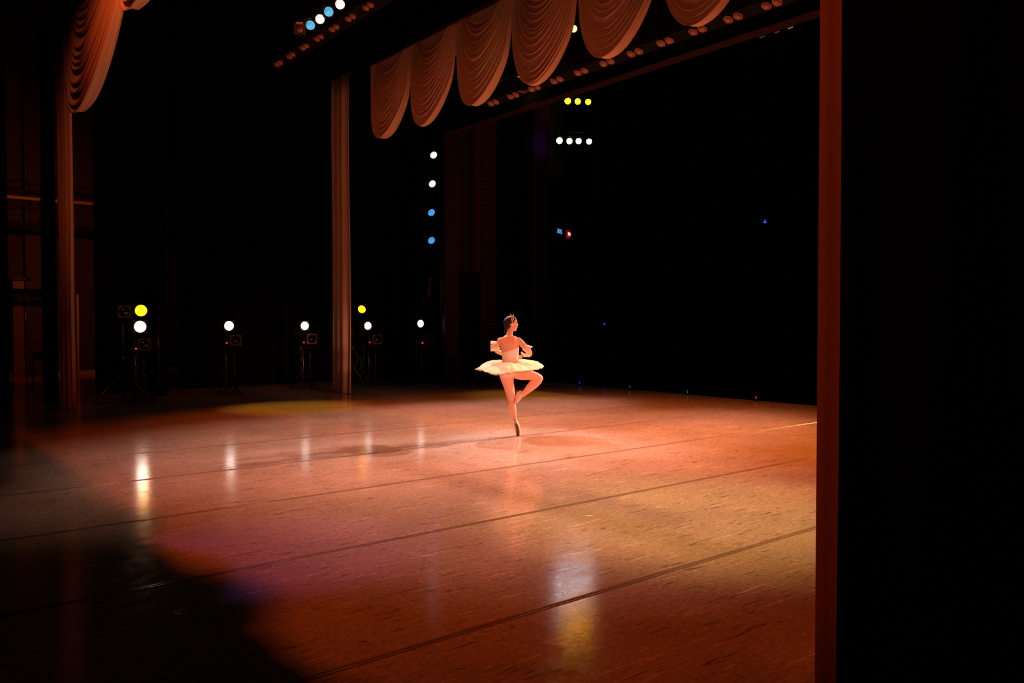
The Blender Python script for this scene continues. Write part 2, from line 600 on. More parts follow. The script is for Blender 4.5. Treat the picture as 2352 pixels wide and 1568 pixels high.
CG = 'cream leg curtains'
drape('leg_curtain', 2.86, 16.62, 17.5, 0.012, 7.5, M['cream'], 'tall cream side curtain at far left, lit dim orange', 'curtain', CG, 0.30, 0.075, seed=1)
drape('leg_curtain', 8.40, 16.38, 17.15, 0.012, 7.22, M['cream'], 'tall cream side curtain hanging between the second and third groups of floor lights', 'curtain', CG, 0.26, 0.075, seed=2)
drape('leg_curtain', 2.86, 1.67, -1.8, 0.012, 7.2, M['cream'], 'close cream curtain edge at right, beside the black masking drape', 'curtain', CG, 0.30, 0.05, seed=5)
BG = 'black masking drapes'
drape('masking_curtain', 2.60, 1.44, -4.6, 0.012, 7.5, M['velvet'], 'black masking drape filling the right side of the picture', 'curtain', BG, 0.4, 0.05, seed=7)
drape('masking_curtain', 2.72, 17.5, 18.75, 0.012, 7.5, M['velvet'], 'black masking drape just left of the far left cream curtain', 'curtain', BG, 0.4, 0.06, seed=8)


drape('beam_block_drape', 3.02, 1.8, 16.55, 7.25, 10.6, M['velvet'], 'unseen black drape added above the top left valance to block beams', 'curtain', BG, 0.6, 0.05, seed=21)  # out of view, added to stop beams leaking over the first valance


def span(px0, px1, y):
    return on_y(px0, 800, y).x, on_y(px1, 800, y).x


for (p0, p1, yy, lab, sd) in ((-60, 23, 17.0, 'black masking drape at the left edge of the picture', 11),
                              (218, 385, 19.6, 'black masking drape behind the leftmost floor lights', 12),
                              (408, 1040, 20.2, 'wide black masking drape behind the middle floor lights', 13)):
    xa, xb = span(p0, p1, yy)
    if p1 > 1000:
        xb = 12.0
    drape('masking_curtain', yy, xa, xb, 0.012, 10.5, M['velvet'], lab, 'curtain', BG, 0.45, 0.07, axis='X', seed=sd)


def swag(name, parent, x, ya, yb, ztop, zcusp, zbot, seed, nf=14, bulge=0.20, amp=0.036, hem=0.17):
    """one gathered festoon between two cusps: folds sag from side to side; the cloth turns under at the hem"""
    nu, nv = 64, 200
    yc, hw = (ya + yb) / 2, (yb - ya) / 2
    VH = 0.95
    rate = (zcusp - zbot) / (ztop - 0.03 - zbot)
    rows = []
    for j in range(nv + 1):
        v = j / nv
        row = []
        for i in range(nu + 1):
            u = -1 + 2 * i / nu
            sv = min(v / VH, 1.0)
            wob = 0.030 * mnoise.noise(V((u * 0.9 + seed, seed * 2.0, sv * 6))) * (1 - sv) * min(1, sv * 5)
            tv = sv + wob
            t = math.copysign(1 - (1 - abs(u)) ** 1.6, u)               # more columns near the gathered ends
            at = abs(t)
            wd = 0.58 + 0.42 * max(0.0, tv) ** 0.85                      # upper folds start closer to the middle of the top edge
            kk = 1 - (1 - rate) * tv
            s = (1 - kk * at * at) * (1 - at ** (10 + 14 * tv))
            s = max(0.0, s)
            ph = tv * nf + 0.75 * mnoise.noise(V((seed, tv * 8, 1.7))) + 0.3 * u * mnoise.noise(V((seed + 5, tv * 7, 4.1)))
            fr = ph - math.floor(ph)
            if fr < 0.72:
                prof = (fr / 0.72) ** 1.5
            else:
                q = (1 - fr) / 0.28
                prof = q * q * (3 - 2 * q)
            taper = 0.42 + 0.58 * (1 - at * at)
            fade = min(1, max(0, sv - 0.03) * 10)
            ridge = prof * amp * 1.7 * taper * fade * (0.6 + 0.7 * sv)
            fine = 0.008 * at ** 3 * math.sin(ph * 2 * PI * 1.7 + seed) * fade
            z = ztop - 0.03 - (ztop - 0.03 - zbot) * (0.07 * min(1, sv * 12) + 0.93 * max(0, tv)) * s - ridge * 0.75 * (1 - at ** 6)
            xo = -bulge * (1 - at * at) * math.sin(PI * 0.5 * sv) - ridge - fine
            y = yc + hw * (t * wd * (1.0 - 0.03 * sv * s))
            s = 1 - at * at
            if v > VH:                     # hem turned under and up behind
                k = (v - VH) / (1 - VH)
                z += 0.10 * k * k * s - 0.02 * math.sin(PI * k) * s
                xo += hem * s ** 0.7 * math.sin(k * PI / 2) + 0.012 * math.sin(k * 9) * s
            row.append(V((x + xo, y, z)))
        rows.append(row)
    mb = MB()
    mb.loft(rows, closed=False, cap=False)
    o = mb.build(name, M['cream'], parent, smooth=True)
    md = o.modifiers.new('cloth', 'SOLIDIFY')
    md.thickness = 0.006
    return o


def header_band(parent, x, ya, yb, z0, z1):
    rows = []
    n = int(abs(yb - ya) * 30)
    for j in range(3):
        z = z0 + (z1 - z0) * j / 2
        rows.append([V((x + 0.008 * math.sin(i * 1.4), ya + (yb - ya) * i / n, z)) for i in range(n + 1)])
    mb = MB()
    mb.loft(rows, closed=False, cap=False)
    o = mb.build('header_band', M['cream'], parent, smooth=True)
    md = o.modifiers.new('cloth', 'SOLIDIFY')
    md.thickness = 0.008


# middle border: eight festoons on one batten
b2 = thing('swag_valance', (0, 0, 0), 'long cream festooned valance across the upper middle of the stage', 'valance', 'festooned valances')
SW = 1.61
for k in range(8):
    yb = 15.36 - SW * k
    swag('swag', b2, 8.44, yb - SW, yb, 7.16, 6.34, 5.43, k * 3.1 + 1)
header_band(b2, 8.46, 15.36 - 8 * SW, 15.36, 6.55, 7.17)
MB().tube([(8.47, 2.0, 7.22), (8.47, 15.6, 7.22)], 0.025).build('batten', M['blackmetal'], b2, smooth=True)
b1 = thing('swag_valance', (0, 0, 0), 'cream and orange festooned valance at the top left corner', 'valance', 'festooned valances')
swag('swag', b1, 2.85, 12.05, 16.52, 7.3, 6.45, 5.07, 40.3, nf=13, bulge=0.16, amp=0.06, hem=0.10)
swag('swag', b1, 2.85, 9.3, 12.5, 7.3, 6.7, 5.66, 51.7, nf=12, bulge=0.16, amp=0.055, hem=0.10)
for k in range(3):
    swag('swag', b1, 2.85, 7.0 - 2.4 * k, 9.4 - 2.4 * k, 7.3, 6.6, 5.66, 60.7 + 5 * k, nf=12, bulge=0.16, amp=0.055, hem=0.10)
header_band(b1, 2.87, 2.2, 16.52, 6.5, 7.32)
MB().tube([(2.88, 1.9, 7.36), (2.88, 16.55, 7.36)], 0.025).build('batten', M['blackmetal'], b1, smooth=True)

# curtain rings of the middle leg
b3 = tag(MB().tube([(8.40, 16.2, 7.235), (8.40, 20.0, 7.235)], 0.022).build('curtain_pipe', M['blackmetal'], smooth=True), 'short black pipe carrying the middle cream side curtain', 'pipe')


# ------------------------------------------------------------------ lamps
def aimed(direction):
    return V(direction).to_track_quat('-Y', 'Z').to_euler()


def spotlight(loc, direction, lens, r, label, group, size=0.34, square=True, yoke='below', frame=True):
    """profile spotlight: the centre of the lens is at loc, the beam leaves along local -Y"""
    t = thing('spotlight', loc, label, 'spotlight', group, aimed(direction))
    R = Matrix.Rotation(PI / 2, 4, 'X')           # local z -> -y
    q = r / 0.105

    def lz(prof, **k):
        return MB().lathe([(a * q, b * q) for a, b in prof], 28, R, **k)
    lz([(0.03, -0.50), (0.075, -0.49), (0.085, -0.40), (0.115, -0.39), (0.118, -0.20), (0.100, -0.18), (0.104, -0.02), (0.112, -0.015),
        (0.112, 0.0), (0.106, 0.004), (0.106, -0.012)]).build('body', M['blackmetal'], t, smooth=False)
    lz([(0.001, -0.006), (0.104, -0.006), (0.104, 0.000), (0.085, 0.010), (0.05, 0.017), (0.001, 0.02)]).build('lens', lens, t, smooth=True)
    if frame:
        fb = MB()
        a, b_ = 0.122 * q, 0.112 * q
        for x0, z0, x1, z1 in ((-a, -a, a, -b_), (-a, b_, a, a), (-a, -b_, -b_, b_), (b_, -b_, a, b_)):
            fb.box((x0, -0.012 * q, z0), (x1, 0.016 * q, z1))
        for sx in (-1, 1):
            for sz in (-1, 1):                     # corner webs round the lens
                fb.add([V((sx * a, -0.002, sz * a)), V((sx * 0.05 * q, -0.002, sz * a)), V((sx * 0.078 * q, -0.002, sz * 0.078 * q)), V((sx * a, -0.002, sz * 0.05 * q)),
                        V((sx * a, 0.004, sz * a)), V((sx * 0.05 * q, 0.004, sz * a)), V((sx * 0.078 * q, 0.004, sz * 0.078 * q)), V((sx * a, 0.004, sz * 0.05 * q))],
                       [(0, 1, 2, 3), (7, 6, 5, 4), (0, 4, 5, 1), (1, 5, 6, 2), (2, 6, 7, 3), (3, 7, 4, 0)])
        fb.build('gel_frame', M['frame'], t)
    rods = MB()
    for sx in (-1, 1):
        rods.tube([(sx * 0.115 * q, 0.0, 0.085 * q), (sx * 0.115 * q, 0.44 * q, 0.085 * q)], 0.006 * q, 6)
    rods.build('side_rail', M['steel'], t)
    s = -1 if yoke == 'below' else 1
    yk = MB().tube([(-0.145 * q, 0.24 * q, 0), (-0.145 * q, 0.24 * q, s * 0.16 * q), (-0.12 * q, 0.24 * q, s * 0.20 * q), (0.12 * q, 0.24 * q, s * 0.20 * q),
                    (0.145 * q, 0.24 * q, s * 0.16 * q), (0.145 * q, 0.24 * q, 0)], 0.009 * q, 6)
    yk.tube([(0, 0.24 * q, s * 0.20 * q), (0, 0.24 * q, s * 0.26 * q)], 0.016 * q, 8)
    for sx in (-1, 1):
        yk.tube([(sx * 0.118 * q, 0.24 * q, 0), (sx * 0.165 * q, 0.24 * q, 0)], 0.02 * q, 10)
    yk.build('yoke', M['blackmetal'], t)
    return t


def fresnel(loc, direction, half, label, group, lens=None):
    """box lantern with a square front, a dark round lens and a U shaped yoke"""
    t = thing('box_lantern', loc, label, 'stage light', group, aimed(direction))
    h = half
    MB().box((-h * 0.86, 0.03, -h * 0.86), (h * 0.86, 0.30, h * 0.86)).build('housing', M['blackmetal'], t, bevel=0.012)
    # square front plate with a round hole
    mb = MB()
    n = 32
    outer, inner, ob, ib = [], [], [], []
    for k in range(n):
        a = 2 * PI * k / n
        c_, s_ = math.cos(a), math.sin(a)
        e = 1 / max(abs(c_), abs(s_))
        outer.append(V((c_ * e * h, -0.015, s_ * e * h)))
        inner.append(V((c_ * h * 0.8, -0.015, s_ * h * 0.8)))
        ob.append(V((c_ * e * h, 0.03, s_ * e * h)))
        ib.append(V((c_ * h * 0.8, 0.03, s_ * h * 0.8)))
    mb.loft([inner, outer, ob, ib, inner], True, False)
    mb.build('front_frame', M['frame'], t)
    MB().lathe([(0.001, -0.02), (h * 0.8, -0.02), (h * 0.8, -0.005), (h * 0.5, 0.018), (0.001, 0.028)], 28, Matrix.Rotation(PI / 2, 4, 'X')).build('lens', lens or M['glass'], t, smooth=True)
    yk = MB().tube([(-h * 1.15, 0.16, 0), (-h * 1.15, 0.16, -h * 1.3), (-h * 0.9, 0.16, -h * 1.65), (h * 0.9, 0.16, -h * 1.65), (h * 1.15, 0.16, -h * 1.3), (h * 1.15, 0.16, 0)], 0.010, 8)
    for sx in (-1, 1):
        yk.tube([(sx * h * 0.86, 0.16, 0), (sx * h * 1.28, 0.16, 0)], 0.018, 10)
    yk.build('yoke', M['blackmetal'], t)
    MB().tube([(-h * 0.6, 0.30, h * 0.4), (-h * 0.7, 0.36, -h), (-h * 0.2, 0.30, -h * 2.2)], 0.008, 6).build('cable', M['blackmetal'], t, smooth=True)
    return t


def light_stand(x, y, h, label, group, legs=(0.5, -PI / 6), reach=0.38, arm=None):
    t = thing('light_stand', (x, y, 0), label, 'light stand', group)
    MB().tube([(0, 0, 0.06), (0, 0, h * 0.55)], 0.016, 10).build('lower_pole', M['blackmetal'], t, smooth=True)
    MB().tube([(0, 0, h * 0.55), (0, 0, h)], 0.011, 10).build('upper_pole', M['steel'], t, smooth=True)
    MB().tube([(0, 0, h * 0.53), (0, 0, h * 0.58)], 0.024, 12).build('collar', M['steel'], t, smooth=True)
    lz, a0 = legs
    for k in range(3):
        a = a0 + 2 * PI * k / 3
        d = V((math.cos(a), math.sin(a), 0))
        lg = MB().tube([V((0, 0, lz)) + d * 0.03, d * reach + V((0, 0, 0.016))], 0.013, 8)
        lg.tube([V((0, 0, 0.16)) + d * 0.015, d * reach * 0.5 + V((0, 0, lz * 0.5 + 0.01))], 0.006, 6)
        leg = lg.build('leg', M['steel'] if reach > 0.5 else M['blackmetal'], t, smooth=True)
        MB().tube([d * (reach - 0.02) + V((0, 0, 0.018)), d * (reach + 0.01) + V((0, 0, 0.012))], 0.018, 8).build('rubber_foot', M['black'], leg, smooth=True)
    if arm:
        MB().tube([(0, 0, h - 0.02), arm], 0.012, 8).build('side_arm', M['blackmetal'], t, smooth=True)
    return t


SG, FG, TG = 'white side lights on the far floor stands', 'dark box lanterns on the far floor stands', 'black light stands along the far wing'
grp = [
    # white lens px,py, plane y, box px,py, words
    (322, 750, 17.5, 332, 791, 'leftmost lamp group'),
    (526, 748, 18.0, 541, 781, 'second lamp group from left'),
    (700, 748, 18.2, 716, 778, 'group left of the middle curtain'),
    (845, 748, 18.1, 867, 779, 'group right of the middle curtain'),
    (966, 743, 18.1, 986, 777, 'group nearest the proscenium'),
]
for i, (wx, wy, yp, bx, by, words) in enumerate(grp):
    c = on_y(wx, wy, yp)
    r = (0.118, 0.106, 0.102, 0.098, 0.098)[i]
    spotlight(c, (0.02, -1, -0.02), M['whitelens'], r, 'lit round white spotlight on a stand, ' + words, SG)
    spot('side_beam', c + V((0, -0.06, 0)), c + V((-0.8, -9, -0.55)), (1.0, 0.80, 0.66), 5, 34, 0.6, 0.10)
    # stand under the spotlight's yoke
    light_stand(c.x, c.y + 0.24 * r / 0.105, c.z - 0.262 * r / 0.105, 'slim black stand under the white spotlight, ' + words, TG, (0.34, PI / 2 + 0.3 * i), 0.30)
    c2 = on_y(bx, by, yp - 0.15)
    fresnel(c2, (-0.12, -1, 0.03), 0.125, 'unlit square lantern with dark round lens, ' + words, FG)
    light_stand(c2.x + 0.02, c2.y + 0.155, c2.z - 0.218, 'slim black stand under the dark square lantern, ' + words, TG, (0.20, PI / 2 + 0.9 + 0.3 * i), 0.26)
    # dimmer pack with red indicator on a pole of its own
    c3 = on_y((311, 519, 696, 847, 968)[i], (800, 787, 786, 786, 787)[i], yp - 0.05)
    t = thing('dimmer_pole', (c3.x, c3.y, 0), 'thin pole with small red indicator light, ' + words, 'pole', 'indicator poles among the floor lights')
    MB().tube([(0, 0, 0.02), (0, 0, c3.z + 0.05)], 0.010, 8).build('pole', M['steel'], t, smooth=True)
    MB().lathe([(0.09, 0.0), (0.09, 0.012), (0.03, 0.03), (0.012, 0.06)], 20).build('base', M['blackmetal'], t)
    MB().box((-0.05, -0.045, c3.z - 0.09), (0.05, 0.03, c3.z + 0.05)).build('control_box', M['black'], t, bevel=0.006)
    MB().tube([(0.0, -0.045, c3.z), (0.0, -0.06, c3.z)], (0.026 if i == 4 else 0.020), 10).build('indicator', M['redled'], t)

# extra lamps of the leftmost group: yellow, and an unlit lantern on a tripod
c = on_y(324, 713, 17.62)
spotlight(c, (0.02, -1, -0.05), M['yellowlens'], 0.118, 'glowing amber yellow spotlight above the leftmost white spotlight', 'yellow lamps on the far floor stands', frame=False)
spot('side_beam', c + V((0, -0.06, 0)), c + V((0.2, -9, -1.6)), (1.0, 0.40, 0.03), 4, 36, 0.6, 0.08)
light_stand(c.x + 0.03, c.y + 0.72, c.z - 0.27, 'slim black stand behind the leftmost yellow spotlight', TG, (0.5, 0.9), 0.24, (-0.025, -0.46, c.z - 0.28))
c = on_y(286, 716, 17.4)
fresnel(c, (-0.10, -1, 0.0), 0.125, 'unlit square lantern high on the tripod at far left', FG)
p = on_floor(283, 924)
st = light_stand(c.x, c.y + 0.16, c.z - 0.218, 'tripod stand with wide spread legs under the far left lantern', TG, (0.62, math.radians(195)), 0.62)
# yellow lamp right of the middle curtain
c = on_y(831, 710, 18.1)
spotlight(c, (-0.73, -0.67, -0.30), M['yellowlens'], 0.098, 'glowing yellow spotlight right of the middle cream curtain', 'yellow lamps on the far floor stands')
sx_ = on_y(811, 800, 18.62).x
light_stand(sx_, 18.62, c.z - 0.24, 'slim black stand under the yellow spotlight by the middle cream curtain', TG, (0.5, 1.4), 0.24, (c.x + 0.155 - sx_, c.y + 0.145 - 18.62, c.z - 0.215))
spot('side_beam', c + V((-0.05, -0.05, -0.02)), c + V((-6.5, -6, -2.2)), (1.0, 0.42, 0.02), 3, 36, 0.6, 0.08)
# hanging cable loops by that stand
cb = MB()
e0 = on_y(812, 806, 18.0)
for k, (dx, dz) in enumerate(((0.18, 0.30), (0.12, 0.22))):
    pts = [e0 + V((0.02 + (dx * math.sin(PI * s / 12)) + 0.05 * s / 12 * (1 - k), 0.03 * k, -dz * 2 * s / 12)) for s in range(13)]
    cb.tube(pts, 0.009, 6)
pts = [V((e0.x + 0.02, e0.y, e0.z - 0.36)), V((e0.x + 0.08, e0.y, e0.z - 0.55)), V((e0.x + 0.2, e0.y, 0.25)), V((e0.x + 0.28, e0.y, 0.012))]
cb.tube(pts, 0.012, 6)
tag(cb.build('cable_coil', M['frame'], smooth=True), 'dark looped cables hanging beside the stand right of the middle cream curtain', 'cable')

# lighting tower by the proscenium
pt = on_y(1013, 560, 18.2)
tw = thing('lighting_tower', (pt.x, 18.2, 0), 'tall slim lighting tower with rungs beside the proscenium pillar', 'lighting tower')
for dx in (-0.0, 0.10):
    MB().tube([(dx, 0, 0.0), (dx, 0, 6.3)], 0.018, 10).build('upright', M['steel'], tw, smooth=True)
for k in range(12):
    MB().tube([(0, 0, 0.4 + k * 0.5), (0.10, 0, 0.4 + k * 0.5)], 0.010, 6).build('rung', M['blackmetal'], tw, smooth=True)
LG = 'spotlights stacked on the lighting tower'
for i, (px, py, lm, words, colr) in enumerate(((996, 356, 'softwhite', 'topmost white', (1, .75, .65)), (993, 422, 'softwhite', 'second from top, white', (1, .75, .65)),
                                               (991, 488, 'bluelens', 'third from top, blue', (.2, .45, 1)), (991, 552, 'bluelens', 'lowest, blue', (.2, .45, 1)))):
    c = on_y(px, py, 17.75)
    dr = V((-0.12, -1, -0.62 + 0.06 * i))
    spotlight(c, dr, M[lm], 0.096, 'round spotlight on the tower by the proscenium, ' + words, LG, frame=False, yoke='above')
    back = c + V((0.03, 0.24, 0.14))
    MB().tube([V((0, 0, c.z + 0.30)), back - V((pt.x, 18.2, 0)) + V((0, 0, 0.12))], 0.014, 8).build('bracket', M['blackmetal'], tw, smooth=True)
    spot('tower_beam', c + dr.normalized() * 0.06, (8.2, 9.0, 0.4), colr, 8 if i < 2 else 4, 24, 0.8, 0.08)
# dark lantern hanging below them
c = on_y(986, 668, 17.9)
t = thing('tube_lantern', c, 'dim unlit tubular lantern tilted upward below the tower spotlights', 'stage light')
MB().tube([(-0.03, 0.0, -0.12), (0.03, 0, 0.26)], [0.05, 0.055], 14).build('body', M['frame'], t, smooth=True)
MB().tube([(-0.06, 0.0, -0.24), (-0.03, 0, -0.12)], [0.075, 0.06], 14).build('cap', M['blackmetal'], t, smooth=True)
MB().tube([(0.03, 0, 0.26), (0.05, 0, 0.30), (0.16, 0, 0.34)], [0.05, 0.06, 0.02], 10).build('shutter', M['frame'], t, smooth=True)
MB().tube([(0.06, 0, 0), (0.08, 0, -0.25), (0.02, 0, -0.36), (-0.14, 0, -0.36), (-0.22, 0, -0.25), (-0.24, 0, 0.1)], 0.009, 8).build('yoke', M['frame'], t, smooth=True)
MB().tube([(-0.06, 0, -0.36), (-0.06, 0, -0.46), (-0.24, 0.0, -0.46), (pt.x - c.x, 0.3, -0.46)], 0.014, 8).build('bracket', M['blackmetal'], t, smooth=True)

# ------------------------------------------------------------------ overhead border lights


def border_light(x, z, y_first, n, step, label, r, gap, y_dir=-1, aim=(-0.45, 0, -0.9), rim=False):
    t = thing('border_light', (x, 0, z), label, 'border light', 'border light battens')
    y0, y1 = sorted((y_first + 0.4, y_first - step * (n - 1) - 0.5))
    q = V(aim).to_track_quat('Z', 'Y').to_matrix().to_4x4()
    mb = MB().box((-0.09, y0, 0.045), (0.26, y1, 0.26))
    mb.tube([(0.15, y0, 0.42), (0.15, y1, 0.42)], 0.024, 8)
    for k in range(int((y1 - y0) / 1.8) + 1):
        mb.box((0.13, y0 + 0.2 + k * 1.8, 0.28), (0.17, y0 + 0.24 + k * 1.8, 0.43))
    mb.build('housing', M['black'], t)
    for k in range(n):
        for s in (-1, 1):
            yy = y_first - step * k + s * gap
            m4 = Matrix.Translation((0, yy, 0)) @ q
            lm = MB().lathe([(0.018, -0.13), (0.024, -0.10), (r * 0.62, -0.05), (r * 0.95, -0.012), (r, 0.0), (r * 0.93, 0.012), (r * 0.7, 0.026), (r * 0.35, 0.036), (0.001, 0.039)], 22, m4).build('lamp', M['bulb'], t, smooth=True)
            if rim:
                MB().torus((0, yy, 0), aim, r * 1.01, 0.004, 26, 6).build('lamp_rim', M['rim'], lm, smooth=True)
    return t


border_light(6.2, 6.65, 2.42 * 6.2, 9, 0.60, 'border light with paired dull amber lamps, upper left of the middle valance', 0.064, 0.078)
for yy in (5.2, 8.6, 12.0, 14.6):        # fill spots added by the unlit border light to brighten the festoons opposite
    spot('festoon_fill', (6.0, yy, 6.35), (8.4, yy, 4.9), (1.0, 0.17, 0.035), 16, 120, 1.0, 0.25)
border_light(9.3, 5.82, 1.31 * 9.3, 15, 0.605, 'border light with paired amber lamps running behind the middle valance', 0.064, 0.080, rim=True)
for i, (px, py, lm, words) in enumerate(((713, 58, 'cyanlens', 'blue, lowest of the four'), (735, 44, 'softwhite', 'pinkish white, second from the bottom'),
                                         (755, 27, 'cyanlens', 'blue, third from the bottom'), (781, 10, 'softwhite', 'pinkish white, highest at the top edge'))):
    c = on_x(px, py, 5.6)
    spotlight(c, (-0.30, -0.75, -0.40), M[lm], 0.072, 'glowing overhead spotlight in diagonal row, ' + words, 'row of lit overhead spotlights', frame=(i in (0, 2)), yoke='above')
c = on_x(689, 67, 5.6)
fresnel(c, (-0.35, -0.75, -0.45), 0.082, 'unlit square lantern at the lower end of the overhead spotlight row', FG, M['bulb'])
tag(MB().tube([(5.74, 4.0, 6.86), (5.74, 12.5, 6.86)], 0.025).build('lighting_pipe', M['velvet'], smooth=True), 'black pipe above the diagonal row of overhead spotlights', 'pipe')
# lamp and yellow gel behind the middle valance
c = on_x(1318, 66, 9.9)
spotlight(c, (-0.65, -0.6, -0.35), M['paleyellow'], 0.062, 'small pale yellow spotlight peeking out between two festoons', 'lamps behind the middle valance', yoke='above')
zc = on_x(1318, 66, 9.9).z
c = on_x(1356, 54, 9.9)
c.z = zc
spotlight(c, (-0.65, -0.6, -0.35), M['paleyellow'], 0.062, 'small spotlight mostly hidden by the festoon left of the last two', 'lamps behind the middle valance', yoke='above')
zp = on_x(1318, 66, 9.9).z + 0.20
tag(MB().tube([(10.02, 2.0, zp), (10.02, 14.0, zp)], 0.025).build('lighting_pipe', M['velvet'], smooth=True), 'black pipe carrying the small lamps behind the middle valance', 'pipe')
for (px, py, a, b_, lab) in ((1208, 203, 0.26, 0.075, 'larger yellow lit gel sheet showing between two festoons'), (1192, 176, 0.05, 0.07, 'smaller curled yellow gel sheet between two festoons')):
    c = on_x(px, py, 9.22)
    mb = MB()
    rows = []
    for j in range(5):
        rows.append([c + V((0.02 * math.sin(j * 0.9 + i * 0.3) + 0.10 * (j / 4), -a + 2 * a * i / 10, b_ * (j / 4 - 0.5) + 0.03 * math.sin(i * 0.8))) for i in range(11)])
    mb.loft(rows, closed=False, cap=False)
    o = mb.build('gel_sheet', M['gel'], smooth=True)
    o.modifiers.new('sheet', 'SOLIDIFY').thickness = 0.002
    tag(o, lab, 'gel sheet', 'yellow gel sheets')
c = on_x(1225, 186, 9.4)
spot('gel_glow', c + V((0.0, 0.1, 0.6)), c + V((-0.3, 0, 0)), (1.0, 0.70, 0.05), 45, 70, 0.8, 0.03)

# ------------------------------------------------------------------ side lights in the auditorium bay
HB = 'side lights in the auditorium bay'
for i, px in enumerate((1304, 1327, 1351)):
    c = on_flare(px, (232, 233, 234)[i], -0.6)
    spotlight(c, V((7.5, 8.5, 0.5)) - c, M['houseyellow'], 0.115, 'yellow spotlight in upper row of auditorium bay, ' + ('left', 'middle', 'right')[i] + ' of three', HB, frame=False, yoke='above')
for i, px in enumerate((1285, 1308, 1329, 1353)):
    c = on_flare(px, (323, 324, 324, 325)[i], -0.6)
    spotlight(c, V((7.5, 8.0, 0.5)) - c, M['housewhite'], 0.112, 'cold white spotlight in lower row of auditorium bay, ' + ('first', 'second', 'third', 'fourth')[i] + ' from left', HB, frame=False, yoke='above')
for pxs, py, lab in (((1290, 1375), 233, 'upper'), ((1275, 1365), 324, 'lower')):
    a, b_ = on_flare(pxs[0], py, -0.75), on_flare(pxs[1], py, -0.75)
    a.z += 0.36
    b_.z += 0.36
    tag(MB().tube([a, b_], 0.025).build('bay_pipe', M['velvet'], smooth=True), lab + ' black pipe carrying the spotlights in the auditorium bay', 'pipe', 'pipes in the auditorium bay')
# stray violet and red spill on the ribbed wall
e = on_flare(1243, 325, 0)
spot('violet_spill', e + WN * 1.2 + WD * 0.9, e, (0.35, 0.05, 0.9), 9, 60, 1.0, 0.05)
e = on_flare(1254, 252, 0)
spot('red_spill', e + WN * 1.2 + WD * 0.9, e, (1.0, 0.06, 0.02), 7, 50, 1.0, 0.05)

# ------------------------------------------------------------------ signs in the auditorium
SEG = {'0': 'abcdef', '1': 'bc', '2': 'abged', '5': 'afgcd', '6': 'afgedc', '8': 'abcdefg'}


def seg_digit(mb, ch, x, z, w_, h, th):
    t = th
    bars = {'a': (0, h - t, w_, h), 'd': (0, 0, w_, t), 'g': (0, h / 2 - t / 2, w_, h / 2 + t / 2), 'f': (0, h / 2, t, h), 'b': (w_ - t, h / 2, w_, h),
            'e': (0, 0, t, h / 2), 'c': (w_ - t, 0, w_, h / 2)}
    for s in SEG[ch]:
        x0, z0, x1, z1 = bars[s]
        mb.box((x + x0, -0.012, z + z0), (x + x1, 0.0, z + z1))


e = on_flare(1285, 531, 0.06)
sc = 27.5 / F
t = thing('digital_clock', e, 'small digital clock with pale blue digits on the dark side wall', 'clock', None, (0, 0, WANG))
MB().box((-0.30, 0, -0.14), (0.30, 0.055, 0.14)).build('case', M['black'], t)
mb = MB()
for k, (ch, x) in enumerate((('2', -0.23), ('0', -0.115), ('2', 0.04), ('6', 0.155))):
    seg_digit(mb, ch, x, -0.075, 0.085, 0.15, 0.02)
mb.box((-0.015, -0.012, -0.045), (0.008, 0, -0.02)).box((-0.015, -0.012, 0.02), (0.008, 0, 0.045))
mb.build('digits', M['clockled'], t)
e = on_flare(1307, 538, 0.06)
t = thing('warning_sign', e, 'small lit red sign with two white characters beside the digital clock', 'sign', None, (0, 0, WANG))
MB().box((-0.15, 0, -0.14), (0.15, 0.055, 0.14)).build('case', M['signred'], t)
for k, ch in enumerate('\u7981\u7159'):
    cu = bpy.data.curves.new('character', 'FONT')
    cu.body = ch
    cu.size = 0.13
    cu.extrude = 0.004
    cu.align_x = 'CENTER'
    cu.align_y = 'CENTER'
    cu.materials.append(M['signwhite'])
    tmp = bpy.data.objects.new('character_curve', cu)
    COL.objects.link(tmp)
    bpy.context.view_layer.update()
    me = bpy.data.meshes.new_from_object(tmp.evaluated_get(bpy.context.evaluated_depsgraph_get()))
    bpy.data.objects.remove(tmp)
    me.materials.clear()
    me.materials.append(M['signwhite'])
    o = bpy.data.objects.new('character', me)
    COL.objects.link(o)
    o.parent = t
    o.location = (-0.075 + 0.15 * k, -0.008, 0)
    o.rotation_euler = (PI / 2, 0, 0)

e = on_flare(1388, 744, 0.05)
t = thing('blue_display', e, 'tiny blue lit display on the dark wall right of the dancer', 'display', None, (0, 0, WANG))
MB().box((-0.13, 0, -0.08), (0.13, 0.04, 0.08)).build('case', M['black'], t)
mb = MB()
for x in (-0.10, -0.03, 0.04):
    for (a, b_) in (((x, -0.05), (x + 0.05, -0.035)), ((x, -0.008), (x + 0.05, 0.008)), ((x, 0.035), (x + 0.05, 0.05)), ((x, -0.05), (x + 0.015, 0.05)), ((x + 0.035, -0.05), (x + 0.05, 0.05))):
        mb.box((a[0], -0.01, a[1]), (b_[0], 0, b_[1]))
mb.build('segments', M['blueled'], t)
e = on_x(1757, 508, 43.9)
t = thing('control_monitor', e, 'tiny blue screen glowing at the back of the dark auditorium', 'monitor', None, (0, 0, -PI / 2 + 0.0))
MB().box((-0.10, 0.0, -0.11), (0.10, 0.105, 0.11)).build('case', M['black'], t)
MB().box((-0.09, -0.008, -0.045), (0.09, 0, 0.10)).build('screen', M['blueled'], t)
MB().box((-0.09, -0.012, -0.10), (0.09, 0, -0.055)).build('status_bar', M['clockled'], t)

